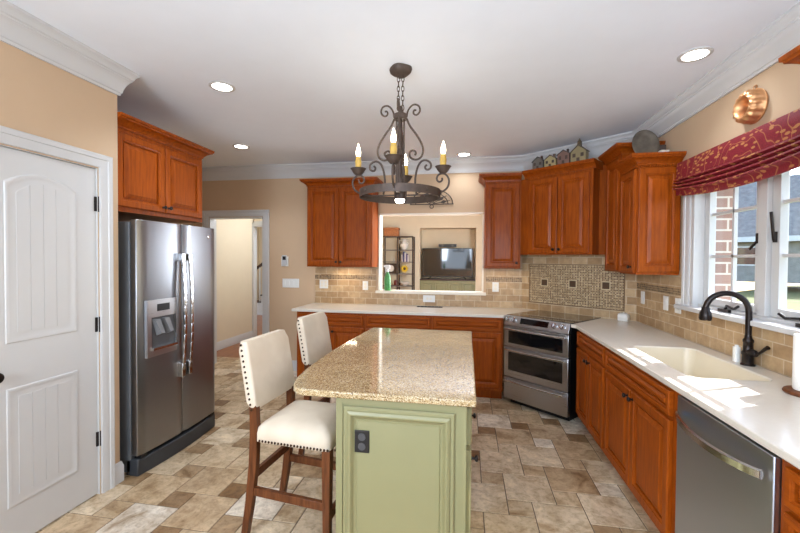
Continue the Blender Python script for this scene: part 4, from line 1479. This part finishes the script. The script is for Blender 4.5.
MB().box(-0.035, 0.035, -0.008, 0.008, 0.03, 0.125).build('back_board', 'rail_wood', bk)
MB().box(-0.04, 0.04, -0.03, 0.03, 0, 0.03).build('base', 'rail_wood', bk)

# copper mould
cm = thing('copper_mould', 'round copper ring mould hanging on the wall above the red shade', 'wall ornament', (XR - 0.0005, 2.530, 2.378), R(-90))
pr_ = [(0.108, 0), (0.112, -0.010), (0.104, -0.016), (0.100, -0.055), (0.088, -0.082), (0.072, -0.088), (0.058, -0.078), (0.050, -0.040), (0.046, -0.018), (0.0, -0.014)]
lps = []
for r_, y in pr_:
    lp_ = []
    for k in range(84):
        a = 2 * math.pi * k / 84
        fl = 1 + (0.07 * math.cos(a * 14) if -0.085 < y < -0.016 and r_ > 0.07 else 0)
        lp_.append((0.87 * r_ * fl * math.cos(a), 0.87 * y, 0.87 * r_ * fl * math.sin(a)))
    lps.append(lp_)
MB().loft(lps).build('ring_body', 'copper', cm, smooth=60)
MB().tube([(0.014 * math.cos(R(a)), -0.006, 0.106 + 0.014 * math.sin(R(a))) for a in range(0, 361, 30)], 0.003, 6).build('hanging_loop', 'copper', cm)

# spray bottle on the pass-through sill
sp_ = thing('spray_bottle', 'green and white spray bottle standing on the pass-through sill', 'bottle', (-0.995, YB + 0.01, PZ0 + 0.0125))
gm = plain('green_label', S(74, 142, 74), 0.35, var=0.35, scale=35)
MB().lathe([(0.0, 0), (0.038, 0), (0.041, 0.01), (0.041, 0.15), (0.034, 0.185), (0.018, 0.215), (0.016, 0.235), (0, 0.235)], seg=20).build('bottle_body', gm, sp_)
MB().lathe([(0.018, 0.235), (0.018, 0.262), (0.012, 0.272), (0, 0.272)], seg=14).box(-0.03, 0.03, -0.013, 0.013, 0.272, 0.325).box(-0.055, -0.03, -0.008, 0.008, 0.295, 0.320).box(-0.030, -0.022, -0.005, 0.005, 0.22, 0.275).build('trigger', 'plate', sp_, bevel=0.003)

# ------------------------------------------------------------------ living room beyond the pass-through
LY = 10.8
N0, N1, NZ0, NZ1 = -1.317, 0.235, 0.80, 2.37
structure(MB().box(-3.2, N0, LY, LY + 0.7, 0, 2.75).box(N1, 1.88, LY, LY + 0.7, 0, 2.75).box(N0, N1, LY, LY + 0.7, NZ1, 2.75).box(N0, N1, LY + 0.55, LY + 0.7, 0, NZ1).build('wall_living_far', 'wall_light'))
structure(MB().box(1.75, 1.764, 4.93, LY, 0, 2.75).build('wall_living_right', 'wall_light'))
structure(MB().box(-2.45, -2.33, 4.93, 7.0, 0, 2.75).box(-3.3, -3.2, 7.0, LY, 0, 2.75).box(-3.2, -2.33, 6.9, 7.0, 0, 2.75).build('wall_living_left', 'wall_light'))
cs = thing('media_console', 'sage green media cabinet with dark top under the television in the niche', 'cabinet', ((N0 + N1) / 2, LY + 0.02, 0))
cw2 = (N1 - N0) - 0.01
MB().box(-cw2 / 2, cw2 / 2, 0.0, 0.50, 0.0, 0.90).build('body', 'green', cs)
MB().box(-cw2 / 2, cw2 / 2, -0.03, 0.51, 0.90, 0.94).build('top', 'rail_wood', cs)
for k in range(4):
    dwid = cw2 / 4
    panel_mb(dwid - 0.02, 0.74, DOOR).build('door', 'green', cs, (-cw2 / 2 + k * dwid + 0.01, 0, 0.12), smooth=20)
tv = thing('television', 'flat black television standing on the green media cabinet', 'television', (-0.55, LY + 0.16, 0.9405))
MB().box(-0.71, 0.71, -0.02, 0.03, 0.06, 0.87).build('case', 'black', tv, bevel=0.004)
MB().box(-0.695, 0.695, -0.0225, -0.0195, 0.08, 0.855).build('screen', 'glass_black', tv)
for s_ in (-1, 1):
    MB().bar((s_ * 0.45, 0.0, 0.065), (s_ * 0.52, -0.13, 0.006), 0.03, 0.012).bar((s_ * 0.45, 0.0, 0.065), (s_ * 0.52, 0.13, 0.006), 0.03, 0.012).build('foot', 'chrome', tv)
sbx = thing('center_speaker', 'slim dark speaker sitting above the television on the niche bracket', 'speaker', (-0.55, LY + 0.28, 1.84))
MB().box(-0.25, 0.25, -0.14, 0.05, 0, 0.085).build('cabinet', 'black', sbx, bevel=0.004)
for s_ in (-1, 1):
    MB().lathe([(0.032, 0), (0.028, -0.004), (0, -0.002)], (s_ * 0.14, -0.1405, 0.042), 16, 'y').build('driver', plain('grey_cone', S(90, 84, 76), 0.5), sbx)
MB().box(-0.04, 0.04, 0.05, 0.268, 0.02, 0.06).build('bracket', 'black', sbx)

ey = LY - 0.40
et = thing('shelf_unit', 'black metal open shelf unit with two bays in the living room', 'shelf', (-1.885, ey, 0))
zs = [0.12, 0.42, 0.74, 1.07, 1.40, 1.73, 2.10]
fr2 = MB()
for x in (-0.42, 0.0, 0.42):
    for y in (0.0, 0.34):
        fr2.box(x - 0.016, x + 0.016, y - 0.016, y + 0.016, 0, 2.12)
for z in (0.10, 2.10):
    fr2.box(-0.42, 0.42, -0.012, 0.012, z, z + 0.02).box(-0.42, 0.42, 0.328, 0.352, z, z + 0.02)
fr2.build('frame', 'iron', et)
for z in zs:
    for a, b_ in ((-0.404, -0.016), (0.016, 0.404)):
        MB().box(a, b_, 0.0, 0.34, z, z + 0.022).build('shelf_board', plain('grey_board', S(120, 112, 104), 0.6), et)


def on_shelf(name, label, cat, x, z, prof, mat, group=None):
    o = thing(name, label, cat, (-1.885 + x, ey + 0.15, z), 0, group)
    MB().lathe(prof, seg=18).build('body', mat, o)
    return o


wk = plain('orange_wicker', S(176, 112, 68), 0.8, var=0.3, scale=60)
b_ = thing('wicker_basket', 'orange wicker basket on the very top of the black shelf unit', 'basket', (-2.08, ey + 0.16, 2.123))
MB().box(-0.20, 0.20, -0.14, 0.14, 0, 0.17).build('body', wk, b_, bevel=0.02)
MB().box(-0.21, 0.21, -0.15, 0.15, 0.17, 0.24).build('lid', wk, b_, bevel=0.015)
ws = plain('white_ceramic', S(222, 214, 202), 0.4)
v_ = on_shelf('ceramic_vase', 'round white ceramic vase on the top shelf of the black unit', 'vase', 0.16, 1.7525, [(0, 0), (0.06, 0), (0.12, 0.10), (0.125, 0.16), (0.06, 0.24), (0.05, 0.27), (0.07, 0.29), (0.05, 0.29), (0, 0.26)], ws)
for s_ in (-1, 1):
    MB().tube([(s_ * 0.055, 0, 0.255), (s_ * 0.13, 0, 0.26), (s_ * 0.14, 0, 0.2), (s_ * 0.115, 0, 0.16)], 0.012, 8).build('handle', ws, v_)
cols = [S(190, 176, 168), S(62, 54, 96), S(214, 206, 200), S(88, 74, 112), S(200, 190, 186)]
for k, c_ in enumerate(cols):
    o = thing('book', ['pale hardback book at the end of the shelf row', 'navy book second in the shelf row', 'white book in the middle of the shelf row', 'violet book fourth in the shelf row', 'ivory book last in the shelf row'][k], 'book',
              (-1.885 + 0.12 + k * 0.042, ey + 0.14, 1.4225), 0, 'books on the black shelf unit')
    hh = 0.19 + 0.030 * ((k * 3) % 4)
    MB().box(-0.019, 0.019, -0.08, 0.08, 0, hh).build('cover', plain('book_cloth', c_, 0.7), o)
    MB().box(-0.015, 0.015, -0.077, 0.076, hh, hh + 0.003).build('pages', 'plate', o)
yl = plain('yellow_glaze', S(222, 184, 32), 0.4)
o = thing('sunflower_plate', 'yellow sunflower plate standing on the middle shelf of the black unit', 'plate', (-1.885 + 0.18, ey + 0.15, 1.0925))
fl = MB()
for k in range(14):
    a = 2 * math.pi * k / 14
    fl.loft([[(0.07 * math.cos(a + s_) , y, 0.135 + 0.07 * math.sin(a + s_)) for s_ in (-0.2, 0.2)] + [(0.13 * math.cos(a), y, 0.135 + 0.13 * math.sin(a))] for y in (-0.008, 0.008)])
fl.lathe([(0, -0.01), (0.08, -0.012), (0.08, 0.01), (0, 0.01)], (0, 0, 0.135), 20, 'y').build('petals', yl, o)
MB().lathe([(0, -0.022), (0.035, -0.018), (0.04, -0.011), (0, -0.011)], (0, 0, 0.135), 16, 'y').build('centre', plain('dark_seed', S(92, 66, 30), 0.6), o)
o = thing('desk_clock', 'dark square clock with a pale face on the middle shelf', 'clock', (-1.885 - 0.20, ey + 0.15, 1.0925))
MB().box(-0.15, 0.15, -0.03, 0.03, 0, 0.28).build('case', 'rail_wood', o)
MB().lathe([(0, 0), (0.09, 0), (0.09, -0.006), (0, -0.006)], (0, -0.0305, 0.14), 24, 'y').build('face', ws, o)
on_shelf('bowl', 'wide white bowl on the shelf under the sunflower plate', 'bowl', 0.18, 0.7625, [(0, 0), (0.05, 0), (0.13, 0.06), (0.15, 0.10), (0.14, 0.10), (0, 0.03)], ws)
on_shelf('figurine', 'small white figurine on the upper shelf of the black unit', 'figurine', -0.12, 1.4225, [(0, 0), (0.03, 0), (0.02, 0.03), (0.032, 0.06), (0.012, 0.09), (0.02, 0.11), (0, 0.13)], ws)
on_shelf('candle_jar', 'red jar on the low shelf beside the spray bottle', 'jar', -0.06, 0.7625, [(0, 0), (0.06, 0), (0.065, 0.10), (0.05, 0.13), (0.05, 0.15), (0, 0.15)], plain('red_glaze', S(120, 50, 44), 0.4))
on_shelf('clay_pot', 'squat brown clay pot on the lowest visible shelf', 'pot', 0.2, 0.4425, [(0, 0), (0.09, 0), (0.14, 0.08), (0.13, 0.16), (0.09, 0.19), (0, 0.18)], plain('brown_clay', S(112, 60, 46), 0.6))
structure(MB().box(-3.19, N0 - 0.002, LY - 0.018, LY, 0, 0.14).build('baseboard_living', 'white'))

# ------------------------------------------------------------------ hall and foyer beyond the doorway
structure(MB().box(-4.08, -3.96, 4.93, 6.72, 0, 2.75).build('wall_hall', 'wall_light'))
structure(MB().sweep([(-3.96, 4.93), (-3.96, 6.62)], BASE).build('baseboard_hall', 'white'))
structure(MB().box(-4.10, -3.93, 6.62, 6.74, 0, 2.15).box(-3.93, -2.45, 6.62, 6.74, 2.08, 2.18).build('trim_7', 'white'))
structure(MB().box(-3.93, -2.45, 6.64, 6.72, 2.18, 2.75).build('wall_hall_header', 'wall_light'))
structure(MB().box(-6.2, -3.3, 10.6, 10.7, 0, 2.75).box(-6.2, -6.1, 6.7, 10.6, 0, 2.75).build('wall_foyer', 'wall_light'))
stt = thing('staircase', 'white staircase with dark handrail seen through the hall doorway', 'stairs', (-5.2, 9.3, 0))
mb = MB()
tr2 = MB()
rl = MB()
for k in range(10):
    x = k * 0.25 - 0.6
    mb.box(x, x + 0.25, 0, 1.0, 0, 0.18 * (k + 1) - 0.03)
    tr2.box(x - 0.02, x + 0.25, -0.02, 1.0, 0.18 * (k + 1) - 0.03, 0.18 * (k + 1))
mb.build('risers', 'white', stt)
tr2.build('treads', 'rail_wood', stt)
MB().bar((-0.5, 0.05, 0.95 + 0.1), (1.9, 0.05, 0.95 + 0.1 + 0.72 * 2.4), 0.06, 0.06).build('handrail', 'rail_wood', stt)
for k in range(10):
    for e_ in (0.06, 0.18):
        x = k * 0.25 - 0.6 + e_
        MB().box(x - 0.013, x + 0.013, 0.037, 0.063, 0.18 * (k + 1), 1.02 + 0.72 * (x + 0.5)).build('baluster', 'white', stt)

# ------------------------------------------------------------------ outside the window
structure(MB().add([(1.77, -6, -0.5), (60, -30, 0.9), (60, 60, 0.9), (1.77, 14, -0.5)], [(0, 1, 2, 3)]).build('ground', 'lawn'))
bw = structure(MB().box(xr1 + 0.0005, 1.86, W1 - 0.034, 11.5, -0.5, 2.9).box(1.737, xr1 + 0.0005, W1 - 0.034, W1 - 0.0005, WZ0 + 0.025, WZ1 - 0.035).build('wall_exterior', 'brick'))
nh = thing('neighbour_house', 'grey house with a dark roof across the lawn outside the window', 'house', (19.0, 22.0, 0.35), R(-38))
MB().box(-11, 11, 0, 6, 0, 2.3).build('wall_block', 'siding', nh)
MB().loft([[(x, -0.5, 2.25), (x, 6.5, 2.25), (x, 6.5, 2.4), (x, 3, 6.2), (x, -0.5, 2.4)] for x in (-11.6, 11.6)]).build('roof', 'shingle', nh)
MB().box(-11.6, 11.6, -0.56, -0.44, 2.22, 2.5).build('gutter', 'white', nh)
for x in (-8, -4.4, -0.8, 2.6, 6.0, 9.0):
    wn_ = MB().box(x - 0.55, x + 0.55, -0.05, 0.0, 0.9, 2.0).build('window_frame', 'white', nh)
    MB().box(x - 0.46, x + 0.46, -0.06, -0.045, 0.98, 1.92).build('pane', 'glass_black', wn_)
MB().box(2.4, 3.6, 2.2, 3.4, 4.4, 7.2).build('chimney', 'brick', nh)
